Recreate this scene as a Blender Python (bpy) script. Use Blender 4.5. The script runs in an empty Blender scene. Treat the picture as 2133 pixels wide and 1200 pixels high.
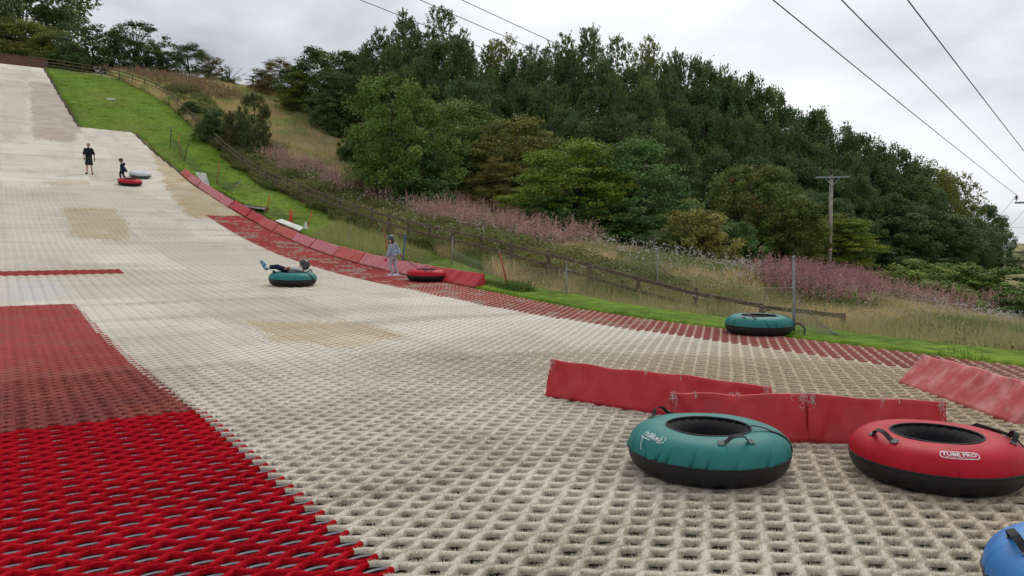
import bpy, bmesh, math, random
import numpy as np
from mathutils import Vector, Matrix, Quaternion
rng = np.random.default_rng(7); random.seed(7)
sc = bpy.context.scene; COL = sc.collection
rad = math.radians
# ------------------------------------------------------------------ camera
F = 1581.; CX = 1066.5; CY = 600.; H = 1.5; PITCH = math.atan(96 / F)
cd = bpy.data.cameras.new('camera'); cam = bpy.data.objects.new('camera', cd); COL.objects.link(cam)
cd.sensor_width = 36; cd.lens = 36 * F / 2133; cd.clip_start = .05; cd.clip_end = 3000
cam.location = (0, 0, H); cam.rotation_euler = (rad(90) - PITCH, 0, 0); sc.camera = cam
# ------------------------------------------------------------------ sky and sun
SUN_EL, SUN_AZ = rad(48), rad(20)      # behind the bright cloud, slightly right of the view
w = bpy.data.worlds.new('World'); sc.world = w; w.use_nodes = True
nt = w.node_tree; nt.nodes.clear(); N = nt.nodes.new; L = nt.links.new
out = N('ShaderNodeOutputWorld'); tc = N('ShaderNodeTexCoord')
sky = N('ShaderNodeTexSky'); sky.sky_type = 'NISHITA'; sky.sun_disc = False
sky.sun_elevation = SUN_EL; sky.sun_rotation = SUN_AZ
b1 = N('ShaderNodeBackground'); b1.inputs[1].default_value = .07; L(sky.outputs[0], b1.inputs[0])
mp = N('ShaderNodeMapping'); mp.inputs['Scale'].default_value = (1.5, 1.5, 3.0); mp.inputs['Location'].default_value = (1.15, .2, .75)
L(tc.outputs['Generated'], mp.inputs[0])
n1 = N('ShaderNodeTexNoise'); n1.inputs['Scale'].default_value = 2.3; n1.inputs['Detail'].default_value = 6; n1.inputs['Roughness'].default_value = .5; n1.inputs['Distortion'].default_value = .25
L(mp.outputs[0], n1.inputs['Vector'])
# the thin bright part of the cloud deck lies round one direction
sx, sy, sz = math.sin(rad(15.5)) * math.cos(rad(17)), math.cos(rad(15.5)) * math.cos(rad(17)), math.sin(rad(17))
dt = N('ShaderNodeVectorMath'); dt.operation = 'DOT_PRODUCT'; L(tc.outputs['Generated'], dt.inputs[0]); dt.inputs[1].default_value = (sx, sy, sz)
mr = N('ShaderNodeMapRange'); mr.inputs[1].default_value = .90; mr.inputs[2].default_value = 1.0; mr.inputs[3].default_value = 0; mr.inputs[4].default_value = .22; mr.interpolation_type = 'SMOOTHSTEP'
L(dt.outputs['Value'], mr.inputs[0])
ad = N('ShaderNodeMath'); ad.operation = 'ADD'; L(n1.outputs[0], ad.inputs[0]); L(mr.outputs[0], ad.inputs[1])
cr = N('ShaderNodeValToRGB'); e = cr.color_ramp.elements
e[0].position = .30; e[0].color = (.40, .42, .475, 1); e[1].position = .80; e[1].color = (1.02, 1.03, 1.05, 1)
x = e.new(.45); x.color = (.64, .66, .705, 1); x = e.new(.56); x.color = (.82, .83, .87, 1)
L(ad.outputs[0], cr.inputs[0])
b2 = N('ShaderNodeBackground'); b2.inputs[1].default_value = 1.0; L(cr.outputs[0], b2.inputs[0])
mx = N('ShaderNodeMixShader'); mx.inputs[0].default_value = .94; L(b1.outputs[0], mx.inputs[1]); L(b2.outputs[0], mx.inputs[2]); L(mx.outputs[0], out.inputs[0])
sd = bpy.data.lights.new('sun', 'SUN'); so = bpy.data.objects.new('sun', sd); COL.objects.link(so)
sd.energy = 1.3; sd.angle = rad(20); sd.color = (1, .96, .9); so.location = (0, 0, 60)
sdir = Vector((math.sin(SUN_AZ) * math.cos(SUN_EL), math.cos(SUN_AZ) * math.cos(SUN_EL), math.sin(SUN_EL)))
so.rotation_euler = sdir.to_track_quat('Z', 'Y').to_euler()
vs = sc.view_settings; vs.view_transform = 'Standard'; vs.look = 'None'; vs.exposure = 0.10; vs.gamma = 1; vs.use_curve_mapping = False
# ------------------------------------------------------------------ terrain: u runs across the slope, v runs up it
YA = rad(34); Vd = (-math.sin(YA), math.cos(YA)); Ud = (math.cos(YA), math.sin(YA))
def ss(a, b, x): t = np.clip((x - a) / (b - a), 0, 1); return t * t * (3 - 2 * t)
PV = np.array([-60, 9, 12.5, 16.6, 21, 26.7, 29, 32.5, 38.4, 49.2, 54, 62, 69, 80, 94.5, 99, 104, 120, 400])
PZ = np.array([0, 0, .08, .32, .5, .96, 1.25, 1.73, 2.72, 4.85, 6.0, 8.25, 10.5, 14.4, 19.7, 20.6, 20.9, 21, 21.])
_g = np.arange(-60, 400, .25); _p = np.interp(_g, PV, PZ); _k = np.exp(-.5 * (np.arange(-20, 21) * .25 / 1.4) ** 2); _k /= _k.sum()
_p = np.convolve(np.pad(_p, 20, 'edge'), _k, 'valid')
def T(u, v):
    P = np.interp(v, _g, _p) * (1 - ss(50, 115, u))
    return P - ss(11, 16, u) * 1.3 * (1 - ss(10, 26, v)) - ss(18, 50, u) * 3 * (1 - ss(45, 80, v))
def toxy(u, v): return Ud[0] * u + Vd[0] * v, Ud[1] * u + Vd[1] * v
def touv(x, y): return Ud[0] * x + Ud[1] * y, Vd[0] * x + Vd[1] * y
def ground(x, y): u, v = touv(x, y); return float(T(u, v))
def ray(px, py):
    a = (px - CX) / F; b = (CY - py) / F; c, s = math.cos(PITCH), math.sin(PITCH)
    return np.array([a, c + b * s, -s + b * c])
def hit(px, py):                      # where on the terrain a thing stands (x, y, z, u, v)
    d = ray(px, py); t = np.arange(2, 300, .04); p = d[None] * t[:, None]; u, v = touv(p[:, 0], p[:, 1]); z = T(u, v)
    i = int(np.argmax(p[:, 2] + H < z))
    return p[i, 0], p[i, 1], float(z[i]), u[i], v[i]
def at(px, py, y): d = ray(px, py); d = d * (y / d[1]); return Vector((d[0], d[1], d[2] + H))
def upoly(pts): return np.array([hit(*p)[3:5] for p in pts])
def inpoly(P, u, v):
    c = np.zeros(np.shape(u), bool); n = len(P); j = n - 1
    for i in range(n):
        xi, yi = P[i]; xj, yj = P[j]
        m = ((yi > v) != (yj > v)) & (u < (xj - xi) * (v - yi) / (yj - yi + 1e-9) + xi)
        c ^= m; j = i
    return c
def vnoise(u, v, s, seed=0):          # smooth value noise 0..1
    r = np.random.default_rng(seed); g = r.random((64, 64)); x = np.asarray(u) / s + 17.3; y = np.asarray(v) / s + 9.1
    i = np.floor(x).astype(int); j = np.floor(y).astype(int); fx = x - i; fy = y - j; fx = fx * fx * (3 - 2 * fx); fy = fy * fy * (3 - 2 * fy)
    a = g[i % 64, j % 64]; b = g[(i + 1) % 64, j % 64]; c = g[i % 64, (j + 1) % 64]; d = g[(i + 1) % 64, (j + 1) % 64]
    return (a * (1 - fx) + b * fx) * (1 - fy) + (c * (1 - fx) + d * fx) * fy
def fbm(u, v, s, seed=0): return .55 * vnoise(u, v, s, seed) + .3 * vnoise(u, v, s / 2.1, seed + 1) + .15 * vnoise(u, v, s / 4.3, seed + 2)
# ------------------------------------------------------------------ object helpers
def tag(o, label=None, cat=None, group=None, kind=None):
    if label: o['label'] = label
    if cat: o['category'] = cat
    if group: o['group'] = group
    if kind: o['kind'] = kind
    return o
def link(name, me, mat=None, parent=None):
    o = bpy.data.objects.new(name, me); COL.objects.link(o)
    if mat is not None: me.materials.clear(); me.materials.append(mat)
    if parent is not None: o.parent = parent
    return o
def empty(name, loc, label=None, cat=None, group=None, rz=0):
    o = bpy.data.objects.new(name, None); COL.objects.link(o); o.location = loc; o.rotation_euler = (0, 0, rz)
    o.empty_display_size = .2
    return tag(o, label, cat, group)
def npmesh(name, V, Fq, colors=None, smooth=False):
    """V (n,3), Fq (m,k) with k the same for all faces; colors per face (m,3) or per vertex (n,3)"""
    V = np.ascontiguousarray(V, np.float32); Fq = np.ascontiguousarray(Fq, np.int32); m, k = Fq.shape
    me = bpy.data.meshes.new(name); me.vertices.add(len(V)); me.vertices.foreach_set('co', V.ravel())
    me.loops.add(m * k); me.loops.foreach_set('vertex_index', Fq.ravel())
    me.polygons.add(m); me.polygons.foreach_set('loop_start', np.arange(0, m * k, k, dtype=np.int32))
    me.update(calc_edges=True)
    if colors is not None:
        colors = np.asarray(colors, np.float32)
        c = np.ones((m * k, 4), np.float32)
        c[:, :3] = np.repeat(colors, k, 0) if len(colors) == m and len(colors) != len(V) else colors[Fq.ravel()]
        at_ = me.attributes.new('Col', 'FLOAT_COLOR', 'CORNER'); at_.data.foreach_set('color', c.ravel())
    if smooth: me.polygons.foreach_set('use_smooth', np.ones(m, bool))
    me.validate(); return me
class MB:                              # collects simple solids into one mesh
    def __init__(s): s.v = []; s.f = []
    def add(s, v, f): b = len(s.v); s.v += [tuple(p) for p in v]; s.f += [tuple(i + b for i in q) for q in f]; return s
    def box(s, c, size, R=None):
        hx, hy, hz = [q / 2 for q in size]; R = R or Matrix.Identity(3); c = Vector(c)
        v = [c + R @ Vector((a * hx, b * hy, d * hz)) for a in (-1, 1) for b in (-1, 1) for d in (-1, 1)]
        return s.add(v, [(0, 1, 3, 2), (4, 6, 7, 5), (0, 4, 5, 1), (2, 3, 7, 6), (0, 2, 6, 4), (1, 5, 7, 3)])
    def beam(s, a, b, wd, ht, up=(0, 0, 1)):
        a = Vector(a); b = Vector(b); d = (b - a); l = d.length; d.normalize(); r = d.cross(Vector(up)); r.normalize(); u2 = r.cross(d)
        R = Matrix((r, d, u2)).transposed(); return s.box((a + b) / 2, (wd, l, ht), R)
    def tube(s, pts, rr, n=8, cap=True):
        pts = [Vector(p) for p in pts]
        if not hasattr(rr, '__len__'): rr = [rr] * len(pts)
        prev = None; V = []
        for i, p in enumerate(pts):
            d = (pts[min(i + 1, len(pts) - 1)] - pts[max(i - 1, 0)]).normalized()
            if prev is None: r = d.orthogonal().normalized()
            else: r = (prev - d * prev.dot(d)).normalized()
            prev = r; q = d.cross(r)
            V += [p + (r * math.cos(2 * math.pi * k / n) + q * math.sin(2 * math.pi * k / n)) * rr[i] for k in range(n)]
        Fc = [(i * n + k, i * n + (k + 1) % n, (i + 1) * n + (k + 1) % n, (i + 1) * n + k) for i in range(len(pts) - 1) for k in range(n)]
        if cap: Fc += [tuple(range(n))[::-1], tuple(range((len(pts) - 1) * n, len(pts) * n))]
        return s.add(V, Fc)
    def lathe(s, prof, c=(0, 0, 0), n=24, axis=None):
        c = Vector(c); q = Vector((0, 0, 1)).rotation_difference(Vector(axis)) if axis is not None else Quaternion()
        V = [c + q @ Vector((r * math.cos(2 * math.pi * k / n), r * math.sin(2 * math.pi * k / n), z)) for r, z in prof for k in range(n)]
        return s.add(V, [(i * n + k, i * n + (k + 1) % n, (i + 1) * n + (k + 1) % n, (i + 1) * n + k) for i in range(len(prof) - 1) for k in range(n)])
    def ribbon(s, pts, nrm, wd, th=.003):
        pts = [Vector(p) for p in pts]; V = []; n = len(pts)
        for i, p in enumerate(pts):
            d = (pts[min(i + 1, n - 1)] - pts[max(i - 1, 0)]).normalized(); nn = Vector(nrm[i] if hasattr(nrm[0], '__len__') else nrm)
            r = d.cross(nn).normalized(); q = r.cross(d)
            V += [p + r * wd / 2 + q * th, p - r * wd / 2 + q * th, p - r * wd / 2 - q * th, p + r * wd / 2 - q * th]
        Fc = [(i * 4 + k, i * 4 + (k + 1) % 4, i * 4 + 4 + (k + 1) % 4, i * 4 + 4 + k) for i in range(n - 1) for k in range(4)] + [(3, 2, 1, 0), (n * 4 - 4, n * 4 - 3, n * 4 - 2, n * 4 - 1)]
        return s.add(V, Fc)
    def mesh(s, name, smooth=False, bevel=0):
        me = bpy.data.meshes.new(name); me.from_pydata([tuple(v) for v in s.v], [], s.f); me.update()
        bm = bmesh.new(); bm.from_mesh(me); bmesh.ops.recalc_face_normals(bm, faces=bm.faces)
        if bevel: bmesh.ops.bevel(bm, geom=bm.edges[:], offset=bevel, segments=2, affect='EDGES', clamp_overlap=True)
        bm.to_mesh(me); bm.free()
        if smooth: me.polygons.foreach_set('use_smooth', np.ones(len(me.polygons), bool))
        return me
    def build(s, name, mat, parent=None, smooth=False, bevel=0): return link(name, s.mesh(name, smooth, bevel), mat, parent)
# ------------------------------------------------------------------ materials
def mat(name, col=(.5, .5, .5), rough=.7, spec=.3, metal=0, noise=None, bump=None, attr=False, objcol=False, trans=0, sheen=0, coat=0, mottle=None):
    """noise=(scale, amount) varies brightness; mottle=(scale, colour, amount); bump=(scale, strength)"""
    m = bpy.data.materials.new(name); m.use_nodes = True; t = m.node_tree; N = t.nodes.new; L = t.links.new
    p = t.nodes['Principled BSDF']; p.inputs['Roughness'].default_value = rough; p.inputs['Metallic'].default_value = metal
    p.inputs['Specular IOR Level'].default_value = spec
    if sheen: p.inputs['Sheen Weight'].default_value = sheen
    if coat: p.inputs['Coat Weight'].default_value = coat
    tc = N('ShaderNodeTexCoord'); src = None
    if attr:
        a = N('ShaderNodeAttribute'); a.attribute_name = 'Col'; src = a.outputs['Color']
    else:
        r = N('ShaderNodeRGB'); r.outputs[0].default_value = (*col, 1); src = r.outputs[0]
    def mul(a, b, mode='MULTIPLY', f=1.0):
        x = N('ShaderNodeMix'); x.data_type = 'RGBA'; x.blend_type = mode
        if hasattr(f, 'is_linked'): L(f, x.inputs[0])
        else: x.inputs[0].default_value = f
        L(a, x.inputs[6]); L(b, x.inputs[7]); return x.outputs[2]
    if objcol:
        o = N('ShaderNodeObjectInfo'); src = mul(src, o.outputs['Color'])
    if mottle:
        n = N('ShaderNodeTexNoise'); n.inputs['Scale'].default_value = mottle[0]; n.inputs['Detail'].default_value = 6; L(tc.outputs['Object'], n.inputs['Vector'])
        r = N('ShaderNodeMapRange'); r.inputs[1].default_value = .48; r.inputs[2].default_value = .68; r.inputs[4].default_value = mottle[2]; L(n.outputs[0], r.inputs[0])
        c = N('ShaderNodeRGB'); c.outputs[0].default_value = (*mottle[1], 1); src = mul(src, c.outputs[0], 'MIX', r.outputs[0])
    if noise:
        n = N('ShaderNodeTexNoise'); n.inputs['Scale'].default_value = noise[0]; n.inputs['Detail'].default_value = 5; L(tc.outputs['Object'], n.inputs['Vector'])
        r = N('ShaderNodeMapRange'); r.inputs[1].default_value = .3; r.inputs[2].default_value = .7; r.inputs[3].default_value = 1 - noise[1]; r.inputs[4].default_value = 1 + noise[1]; L(n.outputs[0], r.inputs[0])
        src = mul(src, r.outputs[0])
    L(src, p.inputs['Base Color'])
    if bump:
        n = N('ShaderNodeTexNoise'); n.inputs['Scale'].default_value = bump[0]; n.inputs['Detail'].default_value = 6; L(tc.outputs['Object'], n.inputs['Vector'])
        b = N('ShaderNodeBump'); b.inputs['Strength'].default_value = bump[1]; b.inputs['Distance'].default_value = .02; L(n.outputs[0], b.inputs['Height']); L(b.outputs[0], p.inputs['Normal'])
    if trans:
        o = t.nodes['Material Output']; tr = N('ShaderNodeBsdfTranslucent'); L(src, tr.inputs[0]); x = N('ShaderNodeMixShader'); x.inputs[0].default_value = trans
        L(p.outputs[0], x.inputs[1]); L(tr.outputs[0], x.inputs[2]); L(x.outputs[0], o.inputs[0])
    return m
M = dict(
    soil=mat('soil', attr=True, rough=.95, spec=.1, noise=(3, .35), bump=(8, .6)),
    lawn=mat('lawn', attr=True, rough=.9, spec=.1, noise=(5, .42), bump=(9, 1.0)),
    brush=mat('brush', attr=True, rough=.9, spec=.08, noise=(90, .12), bump=(220, .5)),
    wire=mat('wire', (.22, .225, .24), .45, .5, .6),
    leaf=mat('leaf', attr=True, objcol=True, rough=.65, spec=.25, trans=.28),
    plant=mat('plant', attr=True, rough=.8, spec=.1, trans=.35),
    bark=mat('bark', (.075, .062, .05), .9, .1, noise=(9, .4), bump=(20, .7)),
    birch=mat('birch_bark', (.30, .29, .26), .85, .1, noise=(6, .5)),
    wood=mat('weathered_wood', (.13, .10, .072), .9, .1, noise=(7, .35), bump=(25, .5), mottle=(3, (.20, .17, .13), .6)),
    polewood=mat('pole_wood', (.34, .295, .25), .9, .1, noise=(5, .25), bump=(30, .4)),
    steel=mat('steel', (.25, .26, .27), .5, .4, .5, noise=(6, .2)),
    porcelain=mat('porcelain', (.05, .022, .022), .3, .5),
    netcord=mat('net_cord', (.25, .235, .19), .9, .1), netgreen=mat('green_net_cord', (.075, .12, .06), .9, .1),
    stakeor=mat('orange_stake', (.50, .10, .03), .6, .3, noise=(10, .3)), stakegr=mat('grey_stake', (.22, .235, .25), .6, .3, noise=(10, .2)),
    stakebl=mat('blue_stake', (.045, .09, .27), .6, .3), staked=mat('dark_stake', (.10, .05, .035), .7, .2), stakered=mat('red_stake', (.30, .055, .04), .6, .3, noise=(9, .3)),
    webbing=mat('webbing', (.022, .022, .024), .7, .3, noise=(200, .3)), rubber=mat('rubber', (.006, .006, .007), .7, .15, noise=(8, .15)),
    blackc=mat('black_cover', (.016, .015, .017), .5, .35, noise=(12, .12), bump=(6, .12)),
    patch=mat('grey_patch', (.10, .10, .105), .6, .3), print=mat('white_print', (.72, .74, .73), .6, .3),
    teal=mat('teal_cover', (.022, .18, .165), .55, .25, noise=(7, .08), bump=(9, .18)),
    redc=mat('red_cover', (.42, .005, .018), .55, .22, noise=(7, .08), bump=(9, .15)),
    bluec=mat('blue_cover', (.035, .19, .50), .45, .4, noise=(7, .08), bump=(9, .18)),
    greyc=mat('grey_cover', (.55, .56, .58), .5, .3, noise=(3, .1)), greyd=mat('dark_grey_cover', (.10, .11, .13), .5, .3, noise=(3, .1)),
    board=mat('weathered_board', (.45, .46, .42), .9, .1, noise=(4, .3), mottle=(6, (.22, .26, .18), .5)),
    white=mat('white_board', (.62, .62, .56), .85, .1, noise=(4, .15)), dark=mat('dark_timber', (.04, .035, .03), .9, .1, noise=(4, .3)),
    cone=mat('orange_plastic', (.55, .07, .025), .6, .3, noise=(5, .2)), brick=mat('brick', (.17, .09, .07), .9, .1, noise=(4, .25)),
    skin=mat('skin', (.55, .33, .25), .55, .3), black=mat('black_cloth', (.018, .018, .022), .85, .1), navy=mat('navy_cloth', (.018, .024, .06), .85, .1),
    charcoal=mat('charcoal_cloth', (.035, .036, .04), .85, .1), grey=mat('grey_hoodie', (.30, .34, .43), .9, .1, noise=(30, .15), bump=(30, .6)),
    legg=mat('patterned_leggings', (.36, .36, .40), .9, .1, noise=(30, .35), mottle=(30, (.6, .55, .58), .6)), pink=mat('pink_glove', (.45, .07, .17), .8, .1),
    shoe=mat('pale_pink_shoe', (.68, .55, .66), .6, .3), helmet=mat('helmet_shell', (.03, .034, .042), .3, .5), capm=mat('grey_cap', (.13, .15, .18), .8, .1),
    hair=mat('brown_hair', (.05, .022, .012), .6, .3), hairg=mat('dark_hair', (.02, .014, .01), .6, .3), blueshoe=mat('blue_shoe', (.03, .17, .42), .6, .3, mottle=(12, (.55, .6, .1), .4)),
    charcoalshell=mat('grey_helmet_shell', (.07, .085, .085), .4, .4), sock=mat('white_sock', (.65, .65, .65), .9, .1), stripe=mat('white_grey_top', (.55, .56, .58), .9, .1, mottle=(14, (.5, .03, .04), .35)), eye=mat('eye', (.02, .015, .01), .2, .5), lip=mat('lip', (.38, .12, .11), .5, .3),
    signy=mat('warning_sign', (.65, .12, .04), .5, .3), signw=mat('sign_white', (.7, .7, .65), .5, .3), fur=mat('hood_lining', (.55, .53, .5), .9, .1),
)
# ------------------------------------------------------------------ ground
def edge(v): return np.interp(v, [-20, 54, 68.3, 68.9, 94.5, 110], [10, 10, 9.25, 5.45, 4.45, 4.2])      # right edge of the matting
def outer(v): return np.interp(v, [-20, 8, 13, 18, 24, 30, 60, 80, 88, 92.5, 95.2, 100], [11.0, 11.3, 12.0, 12.6, 13.7, 14.6, 14.7, 14.2, 12.6, 11, 6.6, 4.6])
TOPV = 95.0
def grid_mesh(name, us, vs, zf, cf):
    U, V = np.meshgrid(us, vs, indexing='ij'); x, y = toxy(U, V); z = zf(U, V); nu, nv = U.shape
    P = np.stack([x, y, z], -1).reshape(-1, 3); i, j = np.meshgrid(np.arange(nu - 1), np.arange(nv - 1), indexing='ij'); a = (i * nv + j).ravel()
    Fq = np.stack([a, a + nv, a + nv + 1, a + 1], 1); return npmesh(name, P, Fq, cf(U.ravel(), V.ravel()), True)
def gcol(u, v):
    n = fbm(u, v, 3.1, 3)[:, None]; c = np.array([.30, .25, .12]) * (1 - n) + np.array([.16, .18, .065]) * n
    gd = ((u > 15.5) & (u < 36) & (v > 50))[:, None]; c = np.where(gd, np.array([.48, .39, .19]) * (.8 + .4 * n), c)
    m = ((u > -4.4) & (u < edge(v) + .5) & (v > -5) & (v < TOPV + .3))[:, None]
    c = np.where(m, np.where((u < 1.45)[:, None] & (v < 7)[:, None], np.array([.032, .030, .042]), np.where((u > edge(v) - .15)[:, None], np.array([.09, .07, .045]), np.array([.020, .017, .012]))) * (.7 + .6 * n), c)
    lw = ((u < -4.4) | (v < -5))[:, None]; return np.where(lw, np.array([.06, .13, .02]) * (.8 + .4 * n), c)
us = np.concatenate([[-250, -150, -90, -60, -40, -25, -15], np.arange(-9, 22, .5), np.arange(22, 62, 1.), np.arange(62, 130, 3.), [150, 190, 250, 350, 500, 800]])
vs_ = np.concatenate([[-300, -150, -80, -40, -20, -12], np.arange(-8, 60, .5), np.arange(60, 112, .6), np.arange(113, 140, 4.), [170, 230, 320, 500, 800]])
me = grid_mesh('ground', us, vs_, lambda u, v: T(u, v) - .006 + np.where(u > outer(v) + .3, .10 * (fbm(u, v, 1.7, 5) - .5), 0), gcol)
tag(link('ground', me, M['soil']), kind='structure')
# mown grass beside the matting
vv = np.unique(np.concatenate([np.arange(-6, 68, .3), [68.3, 68.9], np.arange(69.2, 97, .4)])); s_ = np.linspace(0, 1, 16)
gap = lambda v: .06 + .20 * ss(36, 52, v) * (.6 + .8 * vnoise(v, v * 0, 2.5, 11)) + .0
E0 = edge(vv) + gap(vv); E1 = outer(vv) + .3 * (vnoise(vv, vv * 0, 2, 12) - .3)
U = E0[:, None] + (E1 - E0)[:, None] * s_[None]; V = np.repeat(vv[:, None], 16, 1); x, y = toxy(U, V)
bumpz = .035 + .05 * fbm(U, V, 1.3, 14) - .05 * (s_[None] < .01)
P = np.stack([x, y, T(U, V) + bumpz], -1).reshape(-1, 3); nv = 16; i, j = np.meshgrid(np.arange(len(vv) - 1), np.arange(15), indexing='ij'); a = (i * nv + j).ravel()
def lawncol(u, v):
    n = fbm(u, v, 2.3, 21)[:, None]; n2 = fbm(u, v, .55, 24)[:, None]
    c = np.array([.078, .150, .010]) * n + np.array([.130, .200, .016]) * (1 - n); c = c * (.62 + .76 * n2)
    dry = ss(.50, .75, fbm(u, v, 3.5, 31))[:, None] * .55; return c * (1 - dry) + np.array([.13, .15, .03]) * dry
me = npmesh('lawn', P, np.stack([a, a + 1, a + nv + 1, a + nv], 1), lawncol(U.ravel(), V.ravel()), True)
tag(link('lawn', me, M['lawn']), kind='structure')
# ------------------------------------------------------------------ brush matting (strips of bristle bent into a honeycomb)
U0, V0 = .105, .089
WHT = np.array([.75, .705, .59]); RED = np.array([.46, .006, .016]); FRED = np.array([.34, .060, .055]); PNK = np.array([.27, .105, .09]); TAN = np.array([.52, .42, .26]); BRN = np.array([.33, .25, .20]); BEI = np.array([.58, .515, .40])
stains = [([(92, 378), (180, 378), (190, 388), (100, 388)], TAN, .6), ([(130, 435), (240, 435), (272, 480), (262, 505), (150, 495)], TAN, .8),
          ([(310, 290), (345, 330), (515, 455), (400, 455), (350, 400)], TAN, 1.0), ([(62, 170), (128, 175), (175, 262), (150, 300), (70, 290)], BRN, .6),
          ([(400, 620), (650, 622), (700, 655), (560, 700), (430, 660)], BEI * .95, .65), ([(510, 672), (740, 672), (850, 700), (700, 730), (560, 712)], TAN * 1.1, .85),
          ([(700, 720), (1100, 700), (1450, 800), (1200, 850), (800, 800)], BEI, .55), ([(160, 585), (420, 600), (460, 625), (150, 628)], BEI, .5),
          ([(0, 140), (60, 150), (50, 280), (0, 300)], BEI * .95, .5), ([(0, 568), (300, 572), (300, 582), (0, 580)], TAN, .4), ([(280, 462), (390, 470), (390, 500), (300, 500)], BEI, .5)]
stains = [(upoly(p), c, f) for p, c, f in stains]
bluish = upoly([(0, 585), (130, 588), (140, 632), (0, 632)])
def matcol(u, v, br):
    """colour of the bristle at (u, v); br = which of the two zigzag directions the strand takes there"""
    jr = np.random.default_rng(len(u)); uu = u + .6 * (fbm(u, v, 1.1, 41) - .5) + jr.normal(0, .08, len(u)); w_ = v + .6 * (fbm(u, v, 1.3, 44) - .5) + jr.normal(0, .12, len(u)) * (1 + v * .02)
    n = fbm(u, v, 1.6, 50)[:, None]; n2 = fbm(u, v, .35, 53)[:, None]
    pr = np.random.default_rng(77).random((64, 64)); pi_ = np.floor((u + 6) / 2.1).astype(int) % 64; pj_ = np.floor((v + 5) / 4.05 + .5 * (pi_ % 2)).astype(int) % 64; pv = pr[pi_, pj_][:, None]; c = WHT * (.88 + .18 * n) * (.90 + .14 * pv); pb = (pr[pj_, pi_][:, None] > .72) * .38; c = c * (1 - pb) + BEI * pb
    for P_, col, f in stains:
        m = inpoly(P_, uu, w_).astype(float)[:, None] * f * (.45 + .9 * fbm(u, v, .9, 60)[:, None]); c = c * (1 - m) + col * m
    st = ss(.50, .78, fbm(u * .6, v * 3.1, 2.2, 70))[:, None] * .55; c = c * (1 - st) + BEI * .9 * st
    st = ss(.60, .8, fbm(u * 1.5, v * .5, 1.3, 75))[:, None] * .2; c = c * (1 - st) + BRN * st
    bl = inpoly(bluish, uu, w_)[:, None] * .5; c = c * (1 - bl) + np.array([.60, .60, .585]) * bl; sm = (np.mod(v + .04 * vnoise(u, v, .8, 49), 4.05) < .09)[:, None] & (v > 2)[:, None]; c = np.where(sm, c * .84, c)
    tanr = (ss(2.2, 4.6, u - .35 * v + .0) * (1 - ss(5.5, 9, v)))[:, None] * .85; c = c * (1 - tanr) + np.array([.50, .405, .285]) * (.88 + .24 * n2) * tanr
    # right hand red edging strip
    q0 = np.round(np.interp(v, [8, 18], [8.72, 8.2]) / U0); r = ((u > (q0 + 1) * U0) | ((u > q0 * U0) & (br == 1))) & (v < 38.5); kk = ss(8, 22, v)[:, None]; fr = ((np.array([.30, .10, .085]) * (1 - kk) + FRED * 1.1 * kk) * (.75 + .5 * n)); fr = np.where((n2 > .58) & (v[:, None] > 9), BRN * .9 + np.array([.05, 0, 0]), fr)
    fq = np.mod(u / U0, 1); sandy = (br == 0) & (np.abs(fq - .5) < .42) & (v < 15 + 5 * vnoise(u, v, 1.1, 48)); fr = np.where(sandy[:, None], np.array([.42, .30, .22]), fr)
    fr = np.where(((v < 4.5)[:, None]), fr * .6 + .4 * np.array([.34, .20, .16]), fr); c = np.where(r[:, None], fr, c)
    # left hand red panels
    eu = np.where(v < 6.97, 14 * U0, np.interp(v, [7, 17], [1.45, 1.20])) - np.where(br == 1, U0, .40 * U0)
    L_ = u < eu; k = L_ & (v < 6.97); c = np.where(k[:, None], RED * (.70 + .30 * n + .35 * n2) * np.array([1, 1 + .8 * 0, 1]), c)
    k = L_ & (v >= 6.97) & (v < 9.9); pk = PNK * (.75 + .5 * n2) ; pk = pk * (1 - .5 * ss(.5, .7, n2)) + np.array([.25, .16, .10]) * .5 * ss(.5, .7, n2); pk = pk * .6 + .4 * (RED * n2 + PNK * (1 - n2)); c = np.where(k[:, None], pk, c)
    k = L_ & (v >= 9.9) & (v < 16.6); f2 = FRED * 1.25 * (.8 + .4 * n) * (.8 + .4 * n2); f2 = np.where(n2 > .6, f2 * .5 + PNK * .55, f2); f2 = f2 * .75 + .25 * PNK; c = np.where(k[:, None], f2, c)
    k = (u < 2.75) & (v >= 22.6) & (v < 23.7); c = np.where(k[:, None], FRED * (.8 + .3 * n), c)
    return c
def warp(u, v): return u + .035 * (vnoise(u, v, 1.7, 81) - .5), v + .05 * (vnoise(u, v, 1.9, 82) - .5)
def lift(u, v): return .03 * fbm(u, v, 2.1, 90) * (1 - ss(9, 14, v)) - .004
def strand(u, k):
    uj = np.floor(u / U0); f = u / U0 - uj; f = np.where(np.mod(uj, 2) == 0, 1 - (1 - f) ** 1.28, f ** 1.28); j = uj + k; tri = 1 - 2 * f; w_ = .4 * tri + .6 * np.cos(math.pi * f)
    sgn = np.where(np.mod(j, 2) == 0, 1., -1.); return sgn * w_, (sgn > 0).astype(int)
def isred(u, v): return ((u < 1.45) & (v < 6.97))
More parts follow.
